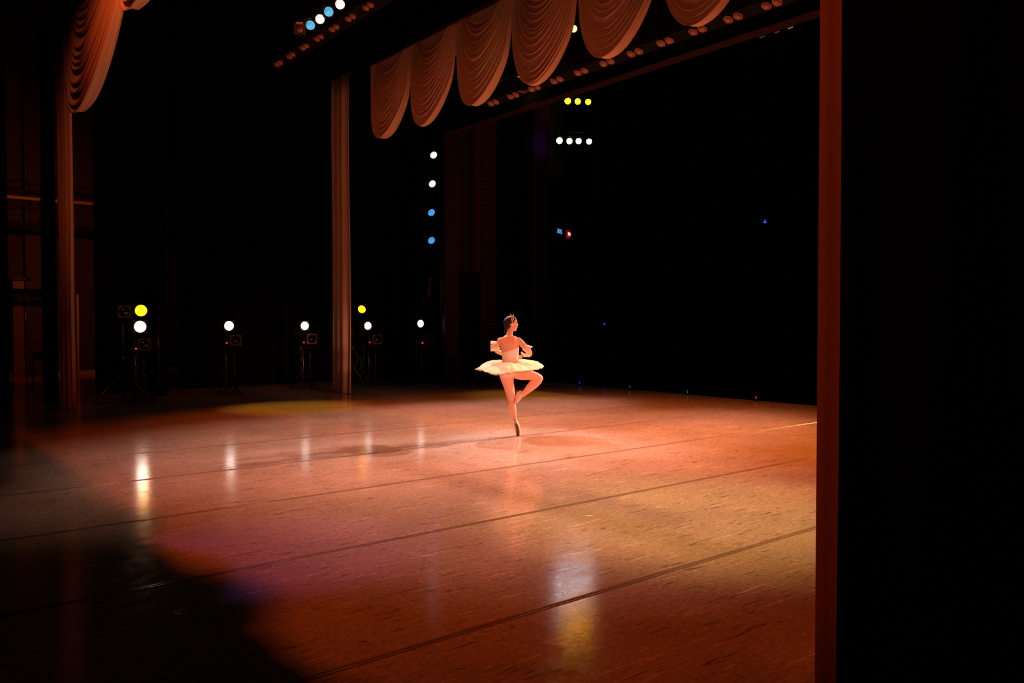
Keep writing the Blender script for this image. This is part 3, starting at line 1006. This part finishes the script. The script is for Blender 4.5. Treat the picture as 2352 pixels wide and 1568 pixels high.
# tiny indicator lamps along the stage edge
for (px, py, m, words) in ((1332, 888, 'blueled', 'blue'), (1447, 898, 'greenled', 'dim green, left of the pair'), (1580, 907, 'greenled', 'bright green'), (1737, 919, 'redled', 'red')):
    e = on_x(px, py, 14.22)
    t = thing('edge_marker', (e.x, e.y, 0), 'tiny ' + words + ' marker light at the front edge of the stage', 'marker light', 'marker lights along the stage edge')
    MB().box((-0.03, -0.03, 0), (0.03, 0.03, 0.05)).build('base', M['black'], t)
    mb = MB()
    for z in (0.058, 0.094):
        mb.ball((-0.012, 0, z), 0.013, 0.013, 0.012, 10, 8)
    mb.build('indicator', M[m], t, smooth=True)

# LED lamps under the auditorium ceiling
M['dimwhite'] = mat('dim_white_diodes', (0, 0, 0), 0.5, emit=(0.45, 0.6, 0.62), strength=0.10)
M['dimred'] = mat('dim_red_diodes', (0, 0, 0), 0.5, emit=(1, 0.08, 0.10), strength=0.22)
M['dimamber'] = mat('dim_amber_diodes', (0, 0, 0), 0.5, emit=(1, 0.45, 0.05), strength=0.35)
for (px, py, m, words) in ((1751, 83, 'dimwhite', 'white, leftmost'), (1785, 72, 'dimred', 'red'), (1816, 62, 'dimamber', 'amber'), (1889, 38, 'dimwhite', 'white, beside the near curtain')):
    e = on_x(px, py + 3, 30.0)
    t = thing('ceiling_led_lamp', e, 'dim row of LED dots under auditorium ceiling, ' + words, 'ceiling light', 'LED lamps under the auditorium ceiling')
    MB().box((-0.0, -0.28, -0.04), (0.25, 0.28, 0.20)).build('housing', M['black'], t)
    mb = MB()
    for row, nn in ((0, 8), (1, 4)):
        for k in range(nn):
            y = (k - (nn - 1) / 2) * 0.06
            mb.box((-0.02, y - 0.020, 0.09 - row * 0.09), (0.0, y + 0.020, 0.13 - row * 0.09))
    mb.build('diodes', M[m], t)
e0, e1 = on_x(1690, 127, 31), on_x(1960, 40, 31)
struct('trim_3', MB().tube([e0, (e0 + e1) / 2 - V((0, 0, 0.12)), e1], 0.10, 8), M['wood'])

# ------------------------------------------------------------------ far wing: gallery, door, painted board
gy = 26.6
g = thing('gallery_railing', (0, 0, 0), 'dim catwalk railing high on the backstage wall at left', 'railing')
zr = on_y(63, 455, gy).z
za = on_y(63, 439, gy).z
zb = on_y(63, 487, gy).z
xl, xr = -2.9, 9.0
MB().tube([(xl, gy, zr), (xr, gy, zr)], 0.05, 8).build('handrail', M['rim'], g, smooth=True)
for z in (za, zr - 0.22, zb):
    MB().tube([(xl, gy, z), (xr, gy, z)], 0.018, 6).build('rail', M['wood'], g, smooth=True)
for k in range(8):
    x = -2.6 + k * 1.6
    MB().tube([(x, gy, zb - 0.32), (x, gy, za + 0.05)], 0.022, 6).build('post', M['wood'], g, smooth=True)
struct('trim_4', MB().box((-3.0, gy - 0.1, zb - 0.55), (11.4, 28.0, zb - 0.33)), M['black'])
# wall pilaster behind the rail
a = on_y(54, 400, 27.9)
b_ = on_y(90, 400, 27.9)
struct('trim_5', MB().box((a.x, 27.7, 0), (b_.x, 28.0, 11)), M['panel'])
# door with bright edge
a, b_ = on_y(26, 640, 27.9), on_y(64, 640, 27.9)
dz = a.z
dtop = on_y(45, 637, 27.9).z
d1 = thing('door_1', (0, 0, 0), 'dim brown backstage door at the far left', 'door')
del d1['category'], d1['label']
d1['kind'] = 'structure'
M['door'] = mat('varnished_door', (0.22, 0.12, 0.08), 0.3, var=0.3, vscale=2)
MB().box((a.x, 27.6, 0), (b_.x - 0.14, 27.7, dtop - 0.12)).build('door_leaf', M['door'], d1)
MB().box((b_.x - 0.10, 27.55, 0), (b_.x + 0.03, 27.7, dtop)).box((a.x, 27.55, dtop - 0.10), (b_.x + 0.03, 27.7, dtop)).build('door_frame', M['wood'], d1)
MB().tube([(b_.x - 0.13, 27.52, 0.5), (b_.x - 0.13, 27.52, 2.6)], 0.018, 8).build('door_handle', M['steel'], d1, smooth=True)
struct('baseboard_left', MB().box((-3.0, 27.9, 0.0), (11.4, 28.0, 0.12)), M['rim'])
# black board with scroll ornament on two posts
by = 21.5
za, zb = on_y(60, 663, by).z, on_y(60, 703, by).z
xa, xb = on_y(6, 680, by).x, on_y(112, 680, by).x
t = thing('ornament_board', (0, by, 0), 'black scenery board with orange painted scrollwork at far left', 'scenery board')
MB().box((xa, 0, zb), (xb, 0.04, za)).build('panel', M['black'], t)
for x in (xa + 0.02, xb - 0.03):
    MB().box((x - 0.03, 0.005, 0), (x + 0.03, 0.06, zb + 0.02)).build('post', M['black'], t)
M['scroll'] = mat('orange_scroll_paint', (0.55, 0.22, 0.08), 0.5)
sm = MB()


def W(px, py):
    q_ = on_y(px, py, by)
    return V((q_.x, -0.012, q_.z))


def spiral(cx, cy, r0, r1, turns, a0, sgn=1):
    n = 26
    return [W(cx + (r0 + (r1 - r0) * k / n) * math.cos(a0 + sgn * turns * 2 * PI * k / n), cy + (r0 + (r1 - r0) * k / n) * math.sin(a0 + sgn * turns * 2 * PI * k / n)) for k in range(n + 1)]


for (cx, cy, r0, r1, tu, a0, sg) in ((34, 678, 6, 1.5, 1.4, -0.3, 1), (44, 678, 6, 1.5, 1.4, PI + 0.3, -1), (34, 690, 5, 1.5, 1.2, 0.3, -1), (44, 690, 5, 1.5, 1.2, PI - 0.3, 1),
                                     (60, 680, 7, 1.5, 1.5, PI / 2, -1), (62, 687, 5, 1.2, 1.3, PI, 1), (79, 685, 5, 1.2, 1.4, PI / 2, -1), (91, 688, 3, 0.8, 1.2, PI, 1)):
    sm.tube(spiral(cx, cy, r0, r1, tu, a0, sg), 0.014, 6)
sm.tube([W(46, 684), W(55, 688), W(68, 688), W(80, 688), (W(92, 688)), W(104, 689)], [0.02, 0.022, 0.02, 0.016, 0.016, 0.006], 6)
sm.tube([W(39, 670), W(39, 684), W(39, 695)], [0.008, 0.02, 0.008], 6)
sm.build('scrollwork', M['scroll'], t, smooth=True)
# chair by the door
cx, cy = on_y(98, 850, 23.5).x, 23.5
t = thing('folding_chair', (cx, cy, 0), 'dim folding chair behind the curtain at the far left', 'chair')
for sx in (-1, 1):
    MB().tube([(sx * 0.22, -0.2, 0.0), (sx * 0.21, 0.18, 0.88)], 0.013, 8).build('leg', M['frame'], t, smooth=True)
    MB().tube([(sx * 0.20, 0.25, 0.0), (sx * 0.20, -0.18, 0.46)], 0.013, 8).build('leg', M['frame'], t, smooth=True)
MB().box((-0.21, -0.20, 0.45), (0.21, 0.16, 0.475)).build('seat', M['wood'], t, bevel=0.01)
MB().box((-0.21, 0.13, 0.66), (0.21, 0.155, 0.86)).build('backrest', M['frame'], t, bevel=0.008)
# tall steel handle or pole seen right of the far left curtain
e = on_y(180, 830, 26.5)
tag(MB().box((e.x - 0.03, 26.5, 0.0), (e.x + 0.03, 26.56, 2.45)).build('wall_post', M['rim']), 'narrow dim orange post just right of the far left cream curtain', 'post')
e0 = on_y(364, 735, 19.3)
tag(MB().tube([(e0.x, 19.3, 0), (e0.x, 19.3, 1.75)], 0.014).build('steel_pole', M['steel'], smooth=True), 'thin upright steel pole right of the leftmost floor lights', 'pole')
spot('wing_fill', (4.2, 22.5, 4.0), (2.6, 27.5, 3.6), (1.0, 0.13, 0.02), 120, 120, 0.8, 0.2)  # unseen lamp added to brighten the wing wall and door

#DANCER
# ------------------------------------------------------------------ the dancer
# local frame: +x to the picture's right, +y away from the camera, z up; origin under the standing toe
DP = V((7.18, 8.84, 0))
DROT = -math.atan2(DP.x, DP.y)
PX = 160.5


def D(zx, zy, y=0.0):                 # sketch units (4.9 per photo pixel) to metres
    return V((((1070 + zx / 4.9) - 1188.5) / PX, y, (1001.0 - (700 + zy / 4.9)) / PX))


U = 1 / 4.9 / PX                      # one sketch unit in metres
dn = thing('person', DP, 'ballet dancer seen from behind turning on pointe, in cream tutu and tiara', 'person', None, (0, 0, DROT))


def ring_limb(mb, pts, n=16, cap=True):
    """pts: (centre, half width across, half depth) ; the rings stay square to the path"""
    rings = []
    cs = [V(p[0]) for p in pts]
    for i, p in enumerate(pts):
        t = (cs[min(i + 1, len(cs) - 1)] - cs[max(0, i - 1)]).normalized()
        dpt = V((0, 1, 0))
        dpt = (dpt - t * dpt.dot(t))
        if dpt.length < 0.2:
            dpt = V((1, 0, 0)) - t * t.x
        dpt.normalize()
        ac = t.cross(dpt)
        rings.append([cs[i] + ac * (math.cos(2 * PI * k / n) * p[1]) + dpt * (math.sin(2 * PI * k / n) * p[2]) for k in range(n)])
    mb.loft(rings, True, cap)


def smooth_path(pts, m=4):
    """catmull-rom through (centre, a, b) triples"""
    out = []
    for i in range(len(pts) - 1):
        p0, p1, p2, p3 = pts[max(0, i - 1)], pts[i], pts[i + 1], pts[min(len(pts) - 1, i + 2)]
        for k in range(m):
            t = k / m

            def cr(a, b, c, d):
                return 0.5 * ((2 * b) + (c - a) * t + (2 * a - 5 * b + 4 * c - d) * t * t + (3 * b - a - 3 * c + d) * t ** 3)
            out.append((cr(p0[0], p1[0], p2[0], p3[0]), cr(p0[1], p1[1], p2[1], p3[1]), cr(p0[2], p1[2], p2[2], p3[2])))
    out.append(pts[-1])
    return out


TORSO = [  # centre x, sketch y, half width (sketch), half depth (m), centre depth (m)
    (486, 338, 42, .045, .02), (486, 352, 62, .055, .02), (487, 366, 92, .066, .015), (487, 385, 112, .078, .01), (488, 420, 112, .090, .01), (492, 455, 104, .095, .015),
    (497, 500, 98, .096, .02), (499, 545, 92, .090, .02), (499, 590, 86, .082, .015), (498, 630, 84, .080, .01), (492, 675, 93, .088, .0),
    (480, 720, 100, .102, -.01), (472, 765, 92, .110, -.02), (466, 800, 76, .100, -.01), (464, 825, 50, .06, 0)]


def torso_pts(grow=0.0, lo=0, hi=99):
    return smooth_path([(D(a, b, e), c * U + grow, d + grow) for a, b, c, d, e in TORSO[lo:hi]], 4)


THIGH_L = [(D(462, 770, .0), 70 * U, .088), (D(464, 815, .0), 73 * U, .090), (D(476, 870, .0), 63 * U, .080), (D(489, 930, .0), 55 * U, .070), (D(503, 1000, .0), 47 * U, .060),
           (D(510, 1050, .005), 42 * U, .056), (D(510, 1085, .0), 42 * U, .052), (D(513, 1130, -.012), 50 * U, .058), (D(524, 1180, -.012), 43 * U, .052), (D(536, 1225, -.004), 32 * U, .040), (D(548, 1270, .0), 22 * U, .031),
           (D(556, 1305, .0), 21 * U, .034)]
FOOT_L = [(D(556, 1300, .0), 21 * U, .034), (D(566, 1335, -.015), 27 * U, .042), (D(578, 1375, -.005), 29 * U, .040), (D(586, 1415, .012), 27 * U, .034), (D(588, 1445, .018), 22 * U, .028), (D(588.5, 1474.5, .012), 17 * U, .022)]
THIGH_R = [(D(500, 745, .0), 62 * U, .09), (D(560, 758, .01), 66 * U, .092), (D(630, 776, .03), 64 * U, .086), (D(700, 786, .05), 57 * U, .076), (D(770, 800, .065), 47 * U, .064), (D(812, 815, .075), 42 * U, .056),
           (D(833, 830, .08), 38 * U, .050), (D(836, 840, .08), 33 * U, .046)]
SHIN_R = [(D(826, 822, .08), 38 * U, .050), (D(815, 850, .072), 44 * U, .052), (D(775, 884, .055), 50 * U, .054), (D(735, 920, .035), 46 * U, .050), (D(695, 958, .02), 36 * U, .041), (D(655, 995, .01), 26 * U, .033),
          (D(637, 1010, .005), 26 * U, .034)]
FOOT_R = [(D(642, 1002, .006), 27 * U, .034), (D(614, 1000, -.01), 38 * U, .036), (D(596, 1030, -.02), 32 * U, .034), (D(578, 1062, -.028), 24 * U, .030), (D(566, 1082, -.032), 18 * U, .024), (D(558, 1100, -.034), 11 * U, .016)]
ARM_R = [(D(552, 408, .01), 26 * U, .04), (D(596, 404, .01), 36 * U, .044), (D(640, 443, .0), 33 * U, .038), (D(680, 486, -.005), 29 * U, .034), (D(712, 520, .0), 27 * U, .033), (D(722, 540, .02), 27 * U, .033), (D(718, 556, .07), 26 * U, .033),
         (D(706, 566, .13), 22 * U, .027), (D(690, 571, .18), 16 * U, .020), (D(682, 572, .20), 14 * U, .016)]
ARM_L = [(D(424, 408, .01), 24 * U, .04), (D(386, 404, .02), 32 * U, .042), (D(366, 440, .06), 29 * U, .036), (D(344, 485, .10), 27 * U, .034), (D(344, 512, .125), 27 * U, .033), (D(370, 530, .16), 27 * U, .032), (D(430, 556, .22), 25 * U, .029),
         (D(500, 580, .27), 19 * U, .022), (D(545, 592, .29), 15 * U, .017)]

body = MB()
ring_limb(body, torso_pts(), 24)
# neck, trapezius, shoulder blades and the seat
ring_limb(body, smooth_path([(D(486, 372, .02), 62 * U, .055), (D(490, 345, .02), 42 * U, .05), (D(494, 318, .022), 35 * U, .045), (D(500, 290, .025), 36 * U, .048), (D(508, 255, .03), 36 * U, .05)]), 18)
for px in (446, 540):
    body.ball(D(px, 428, -.048), .042, .030, .066, 14, 10)
body.ball(D(430, 775, -.045), .07, .07, .07, 16, 12)
body.ball(D(505, 772, -.045), .07, .068, .066, 16, 12)
for pts in (THIGH_L, FOOT_L, THIGH_R, SHIN_R, FOOT_R, ARM_R, ARM_L):
    ring_limb(body, smooth_path(pts, 4), 18)
body.ball(D(838, 833, .082), .040, .042, .038, 14, 10)
body.ball(D(384, 396, .015), .040, .044, .040, 14, 10)
body.ball(D(596, 398, .01), .044, .046, .043, 14, 10)


def hand(mb, wrist, tip_dir, side, palm_n, L=0.165):
    """palm and five separate curled fingers"""
    t, s, nrm = tip_dir.normalized(), side.normalized(), palm_n.normalized()
    p1 = wrist + t * L * 0.48
    ring_limb(mb, [(wrist - t * 0.012, .019, .016), (wrist + t * L * 0.18, .025, .015), (wrist + t * L * 0.38, .031, .014), (p1, .030, .011)], 14)
    for k, (off, ln) in enumerate(((-0.024, 0.80), (-0.008, 0.92), (0.008, 0.88), (0.024, 0.72))):
        b = wrist + t * L * 0.44 + s * off
        q1 = b + t * L * 0.24 * ln + s * off * 0.25 + nrm * (0.004 + 0.003 * k)
        q2 = q1 + t * L * 0.17 * ln + nrm * (0.014 - 0.002 * k)
        q3 = q2 + t * L * 0.12 * ln + nrm * 0.016
        mb.tube([b, q1, q2, q3], [.0085, .0082, .0074, .0055], 8)
    b = wrist + t * L * 0.14 - s * 0.022
    mb.tube([b, b + t * L * 0.20 - s * 0.020 + nrm * 0.012, b + t * L * 0.40 - s * 0.020 + nrm * 0.024], [.0115, .0098, .0066], 8)


hand(body, D(682, 574, .20), D(625, 562, .335) - D(682, 574, .20), V((0.15, 1.0, 0.30)), V((-0.2, -0.1, 0.9)), 0.155)
hand(body, D(545, 592, .29), D(628, 604, .39) - D(545, 592, .29), V((0.0, 0.4, 0.85)), V((0.3, -0.6, 0.2)))

# head in profile, facing right and slightly away
HC = D(508, 212, .03)
HR = Matrix.Rotation(math.radians(14), 4, 'Z')


def Hd(x, y, z):                      # x forward (face), y to her left side (away), z up, in head metres
    return HC + HR @ V((x, y, z))


body.ball(HC + V((-.004, 0, .022)), .088, .072, .085, 22, 16, HR)
body.ball(Hd(.030, 0, -.030), .058, .056, .072, 18, 14, HR)
ring_limb(body, [(Hd(.0, 0, -.052), .05, .045), (Hd(.045, 0, -.073), .036, .034), (Hd(.066, 0, -.083), .020, .020)], 14)
body.ball(Hd(.068, 0, -.084), .017, .020, .014, 12, 8, HR)
body.ball(Hd(.064, 0, .038), .028, .050, .034, 14, 10, HR)
body.tube([Hd(.082, 0, .022), Hd(.092, 0, .000), Hd(.1015, 0, -.018), Hd(.090, 0, -.027)], [.010, .011, .0095, .010], 10)
for s in (-1, 1):
    body.ball(Hd(.092, s * .009, -.022), .009, .008, .007, 10, 8, HR)
    body.ball(Hd(.060, s * .034, -.022), .028, .022, .028, 12, 8, HR)
    body.ball(Hd(-.002, s * .070, -.014), .017, .012, .030, 12, 8, HR)
    body.ball(Hd(-.006, s * .078, -.004), .012, .008, .019, 12, 8, HR)
body.ball(Hd(.083, 0, -.045), .014, .022, .0075, 12, 8, HR)
body.ball(Hd(.080, 0, -.056), .014, .020, .0075, 12, 8, HR)
bo = body.build('body', M['skin'], dn, smooth=True)


def fuse(o, vox, it=6, fac=0.5):
    md = o.modifiers.new('fuse', 'REMESH')
    md.mode = 'VOXEL'
    md.voxel_size = vox
    md.use_smooth_shade = True
    if it:
        sm_ = o.modifiers.new('soften', 'SMOOTH')
        sm_.factor = fac
        sm_.iterations = it


fuse(bo, 0.0038, 10)
for s in (-1, 1):
    MB().ball(Hd(.080, s * .030, .012), .010, .012, .0075, 12, 8, HR).build('eye', M['eye'], dn, smooth=True)
    MB().tube([Hd(.090, s * .014, .031), Hd(.087, s * .030, .036), Hd(.076, s * .046, .032)], [.003, .0035, .002], 6).build('eyebrow', M['hair'], dn, smooth=True)
MB().tube([Hd(.087, -.018, -.050), Hd(.0935, -.008, -.0485), Hd(.095, 0, -.0495), Hd(.0935, .008, -.0485), Hd(.087, .018, -.050)], [.002, .0045, .005, .0045, .002], 8).build('lips', M['lip'], dn, smooth=True)

# hair drawn back into a low knot, with a loose strand
hair = MB()
hair.ball(HC + V((-.014, 0, .030)), .090, .079, .087, 24, 18, HR)
hair.ball(Hd(-.046, 0, -.014), .055, .064, .062, 18, 14, HR)
hair.ball(Hd(.030, 0, .062), .050, .058, .046, 16, 12, HR)
hair.ball(D(458, 188, .0), .044, .052, .056, 18, 14)
hair.ball(D(470, 205, .01), .050, .056, .060, 18, 14)
hair.ball(D(452, 215, .0), .030, .034, .040, 14, 10)
ho = hair.build('hair', M['hair'], dn, smooth=True)
fuse(ho, 0.004, 4)
st_ = MB()
st_.tube([D(440, 215, 0), D(444, 250, 0), D(452, 268, .0), D(442, 290, -.01), D(430, 315, -.015)], [.007, .008, .007, .005, .0015], 8)
st_.tube([D(452, 240, -.02), D(446, 262, -.025), D(437, 285, -.03), D(432, 300, -.03)], [.005, .006, .004, .001], 6)
st_.build('hair_strand', M['hair'], ho, smooth=True)
# tiara: a band over the head with spikes and leaves
ti = MB()
arc = [D(493, 217, -.055), D(507, 216, -.066), D(520, 203, -.062), D(527, 182, -.052), D(531, 160, -.036), D(531, 144, -.012), D(528, 137, .02), D(522, 140, .055), D(514, 155, .085), D(506, 180, .10)]
ti.tube(arc, [.003, .006, .007, .007, .006, .006, .006, .006, .005, .003], 8)
arc2 = [D(519, 186, -.058), D(516, 166, -.045), D(513, 148, -.02), D(510, 137, .012), D(505, 138, .05), D(500, 152, .08)]
ti.tube(arc2, .0042, 8)
for b, tip, r in ((D(531, 152, -.026), D(537, 103, -.02), .008), (D(531, 140, .0), D(540, 118, .005), .006), (D(512, 140, .0), D(506, 99, .0), .009), (D(510, 138, .03), D(497, 112, .03), .006),
                  (D(505, 140, .05), D(490, 128, .05), .006), (D(525, 138, .04), D(531, 116, .045), .006), (D(514, 150, -.03), D(520, 122, -.025), .005)):
    ti.tube([b, b.lerp(tip, 0.35), b.lerp(tip, 0.6), tip], [r * 0.6, r, r * 0.7, r * 0.25], 8)
for q in ((D(531, 158, -.036)), (D(528, 176, -.05)), (D(523, 194, -.058)), (D(514, 158, -.04))):
    ti.ball(q, .008, .006, .008, 8, 6)
ti.build('tiara', M['gold'], dn, smooth=True)

# tights over both legs, and the pointe shoes
tg = MB()
for pts in (THIGH_L, THIGH_R, SHIN_R):
    ring_limb(tg, smooth_path([(c_, a_ + .0035, b_ + .0035) for c_, a_, b_ in pts], 4), 20)
for pts in (FOOT_L[:2], FOOT_R[:2]):
    ring_limb(tg, [(c_, a_ + .003, b_ + .003) for c_, a_, b_ in pts], 18)
tg.ball(D(838, 833, .082), .0435, .0455, .0415, 14, 10)
ring_limb(tg, [(D(474, 735, -.01), 96 * U, .105), (D(470, 765, -.02), 92 * U + .003, .113), (D(466, 800, -.01), 78 * U + .003, .104), (D(464, 824, 0), 52 * U, .063)], 20)
to = tg.build('tights', M['tights'], dn, smooth=True)
fuse(to, 0.0045, 6)
for nm, pts, ank in (('left', FOOT_L, D(557, 1306, 0)), ('right', FOOT_R, D(640, 1008, .005))):
    sh = MB()
    k0 = 1
    path = smooth_path([(c_, a_ + .005, b_ + .006) for c_, a_, b_ in pts[k0:]], 4)
    ring_limb(sh, path, 18)
    so = sh.build('pointe_shoe', M['shoe'], dn, smooth=True)
    if nm == 'left':
        sl = MB()
        sp = [(D(567, 1332, -.055), 12 * U, .006), (D(575, 1352, -.060), 15 * U, .007), (D(581, 1385, -.050), 17 * U, .007), (D(586, 1420, -.030), 19 * U, .007), (D(588, 1450, -.019), 17 * U, .007), (D(588.5, 1471, -.017), 15 * U, .006)]
        ring_limb(sl, smooth_path(sp, 3), 14)
        sl.build('sole', M['sole'], so, smooth=True)
        rb = MB()
        for zz, R_, tilt in ((1296, .033, 0.25), (1310, .036, -0.3), (1322, .040, 0.15)):
            rb.torus(D(557, zz, -.002), V((0.15 * tilt, tilt, 1)), R_, .0045, 24, 6)
        rb.tube([D(552, 1340, -.05), D(566, 1318, -.048), D(580, 1336, -.05)], .004, 6)
        rb.build('ribbon', M['shoe'], so, smooth=True)
    else:
        rb = MB()
        rb.torus(ank, D(655, 995, .01) - ank, .036, .004, 24, 6)
        rb.build('ribbon', M['shoe'], so, smooth=True)

# bodice with ruched folds, cut on a slant across the back
bd = MB()
full = torso_pts(.005, 3, 12)
n = 96
rows = []
NR = 46
for j in range(NR + 1):
    row = []
    for k in range(n):
        a = 2 * PI * k / n
        ca, sa = math.cos(a), math.sin(a)          # ca: side, sa: depth (+ = front of her chest, away)
        xs = 500 - 95 * ca if False else 500 + 95 * ca
        back = 528 - 62 * max(0, (xs - 430) / 170) ** 1.3
        front = 522 - 66 * (0.5 + 0.5 * ca)
        f_ = 0.5 + 0.5 * max(-1, min(1, sa * 1.6))
        top = back * (1 - f_) + front * f_
        zy = top + (672 - top) * j / NR
        # sample the torso at zy
        best = None
        for i in range(len(TORSO) - 1):
            if TORSO[i][1] <= zy <= TORSO[i + 1][1]:
                t = (zy - TORSO[i][1]) / (TORSO[i + 1][1] - TORSO[i][1])
                best = [TORSO[i][m] * (1 - t) + TORSO[i + 1][m] * t for m in range(5)]
        cx_, _, hw_, hd_, ce_ = best
        rip = .0012 * math.sin(zy * 0.50 + 2.5 * mnoise.noise(V((ca * 1.5, sa * 1.5, zy * 0.02)))) + .0005 * math.sin(zy * 0.9 + ca * 4)
        g_ = .0045 + rip
        row.append(D(cx_, zy, ce_) + V((ca * (hw_ * U + g_), sa * (hd_ + g_), 0)))
    rows.append(row)
bd.loft(rows, True, False)
bo2 = bd.build('bodice', M['bodice'], dn, smooth=True)
bo2.modifiers.new('cloth', 'SOLIDIFY').thickness = 0.003

# tutu: stiff stacked layers of tulle, tipped towards the back of the dancer


def tutu_layer(R, dz, droop, seed, m, name, parent, scal=22, wav=1.0):
    mb = MB()
    nr, na = 22, 220
    c0 = D(492, 636, .01)
    rows = []
    for i in range(nr + 1):
        q = i / nr
        r_in = .075
        row = []
        for k in range(na):
            a = 2 * PI * k / na
            ca, sa = math.cos(a), math.sin(a)
            rim = R * (1 + 0.030 * mnoise.noise(V((ca * 2 + seed, sa * 2, seed))) + 0.010 * math.cos(a * scal + seed))
            r = r_in + (rim - r_in) * q
            # rim height by direction: back (towards camera) lowest, right side slightly high
            tilt = -.045 * q + .055 * sa * q + (.020 * ca) * q
            big = .020 * wav * math.sin(4 * a + 5.41) * q * q + .012 * wav * math.sin(5 * a + 1.9 + seed) * q
            rip = .0045 * math.sin(a * scal + 2.0 * mnoise.noise(V((ca * 3, sa * 3, seed)))) * q + .006 * mnoise.noise(V((ca * 6 * q, sa * 6 * q, seed + 4)))
            lip = -droop * q ** 4
            hump = .006 * math.sin(PI * min(1, q * 1.1))
            row.append(c0 + V((ca * r - 2 * U * q * 0, sa * r * 0.98, tilt + big + rip + lip + hump + dz)))
        rows.append(row)
    mb.loft(rows, True, False)
    o = mb.build(name, m, parent, smooth=True)
    o.modifiers.new('cloth', 'SOLIDIFY').thickness = 0.002
    return o


tt = tutu_layer(.490, .004, .034, 1.0, M['tutu'], 'tutu', dn)
for k in range(3):
    tutu_layer(.460 - .022 * k, -.004 - .006 * k, .030, 1.0, M['tutu'] if k < 1 else M['frill'], 'underlayer', tt, 24 + 2 * k, 1.0)
# ruffled briefs below the tutu
br = MB()
rows = []
for j in range(24):
    t = j / 23
    zy = 690 + (818 - 690) * t
    for i in range(len(TORSO) - 1):
        if TORSO[i][1] <= zy <= TORSO[i + 1][1]:
            tt_ = (zy - TORSO[i][1]) / (TORSO[i + 1][1] - TORSO[i][1])
            cx_, _, hw_, hd_, ce_ = [TORSO[i][m] * (1 - tt_) + TORSO[i + 1][m] * tt_ for m in range(5)]
    row = []
    for k in range(72):
        a = 2 * PI * k / 72
        g_ = .012 + .005 * math.sin(zy * .30) + .003 * math.sin(a * 13 + zy * .1)
        row.append(D(cx_, zy, ce_ - .01) + V((math.cos(a) * (hw_ * U + g_ - .004), math.sin(a) * (hd_ + g_), .004 * math.sin(a * 9 + t * 3))))
    rows.append(row)
br.loft(rows, True, True)
br.build('briefs', M['frill'], dn, smooth=True)


def frill(c0, c1, r0, r1, seed, parent):
    """pleated sleeve frill opening from r0 at c0 to r1 at c1"""
    mb = MB()
    ax = (c1 - c0).normalized()
    s = ax.cross(V((0, 1, 0))).normalized()
    b_ = ax.cross(s)
    rows = []
    for i in range(13):
        q = i / 12
        row = []
        for k in range(120):
            a = 2 * PI * k / 120
            pl = math.sin(a * 15 + seed + 1.2 * mnoise.noise(V((math.cos(a), math.sin(a), seed))))
            r = r0 + (r1 - r0) * (q ** 0.75) + .0026 * q * pl + .004 * q * mnoise.noise(V((math.cos(a) * 2.5, math.sin(a) * 2.5, seed + 7)))
            ln = q * (1 + 0.10 * math.sin(a * 2 + seed) + .05 * pl * q)
            row.append(c0 + (c1 - c0) * ln + (s * math.cos(a) + b_ * math.sin(a)) * r)
        rows.append(row)
    mb.loft(rows, True, False)
    o = mb.build('sleeve_frill', M['frill'], parent, smooth=True)
    o.modifiers.new('cloth', 'SOLIDIFY').thickness = 0.002
    return o


frill(D(396, 452, .035), D(300, 462, .11), .044, .074, 1.0, dn)
frill(D(650, 468, .0), D(722, 508, .01), .040, .066, 2.0, dn)
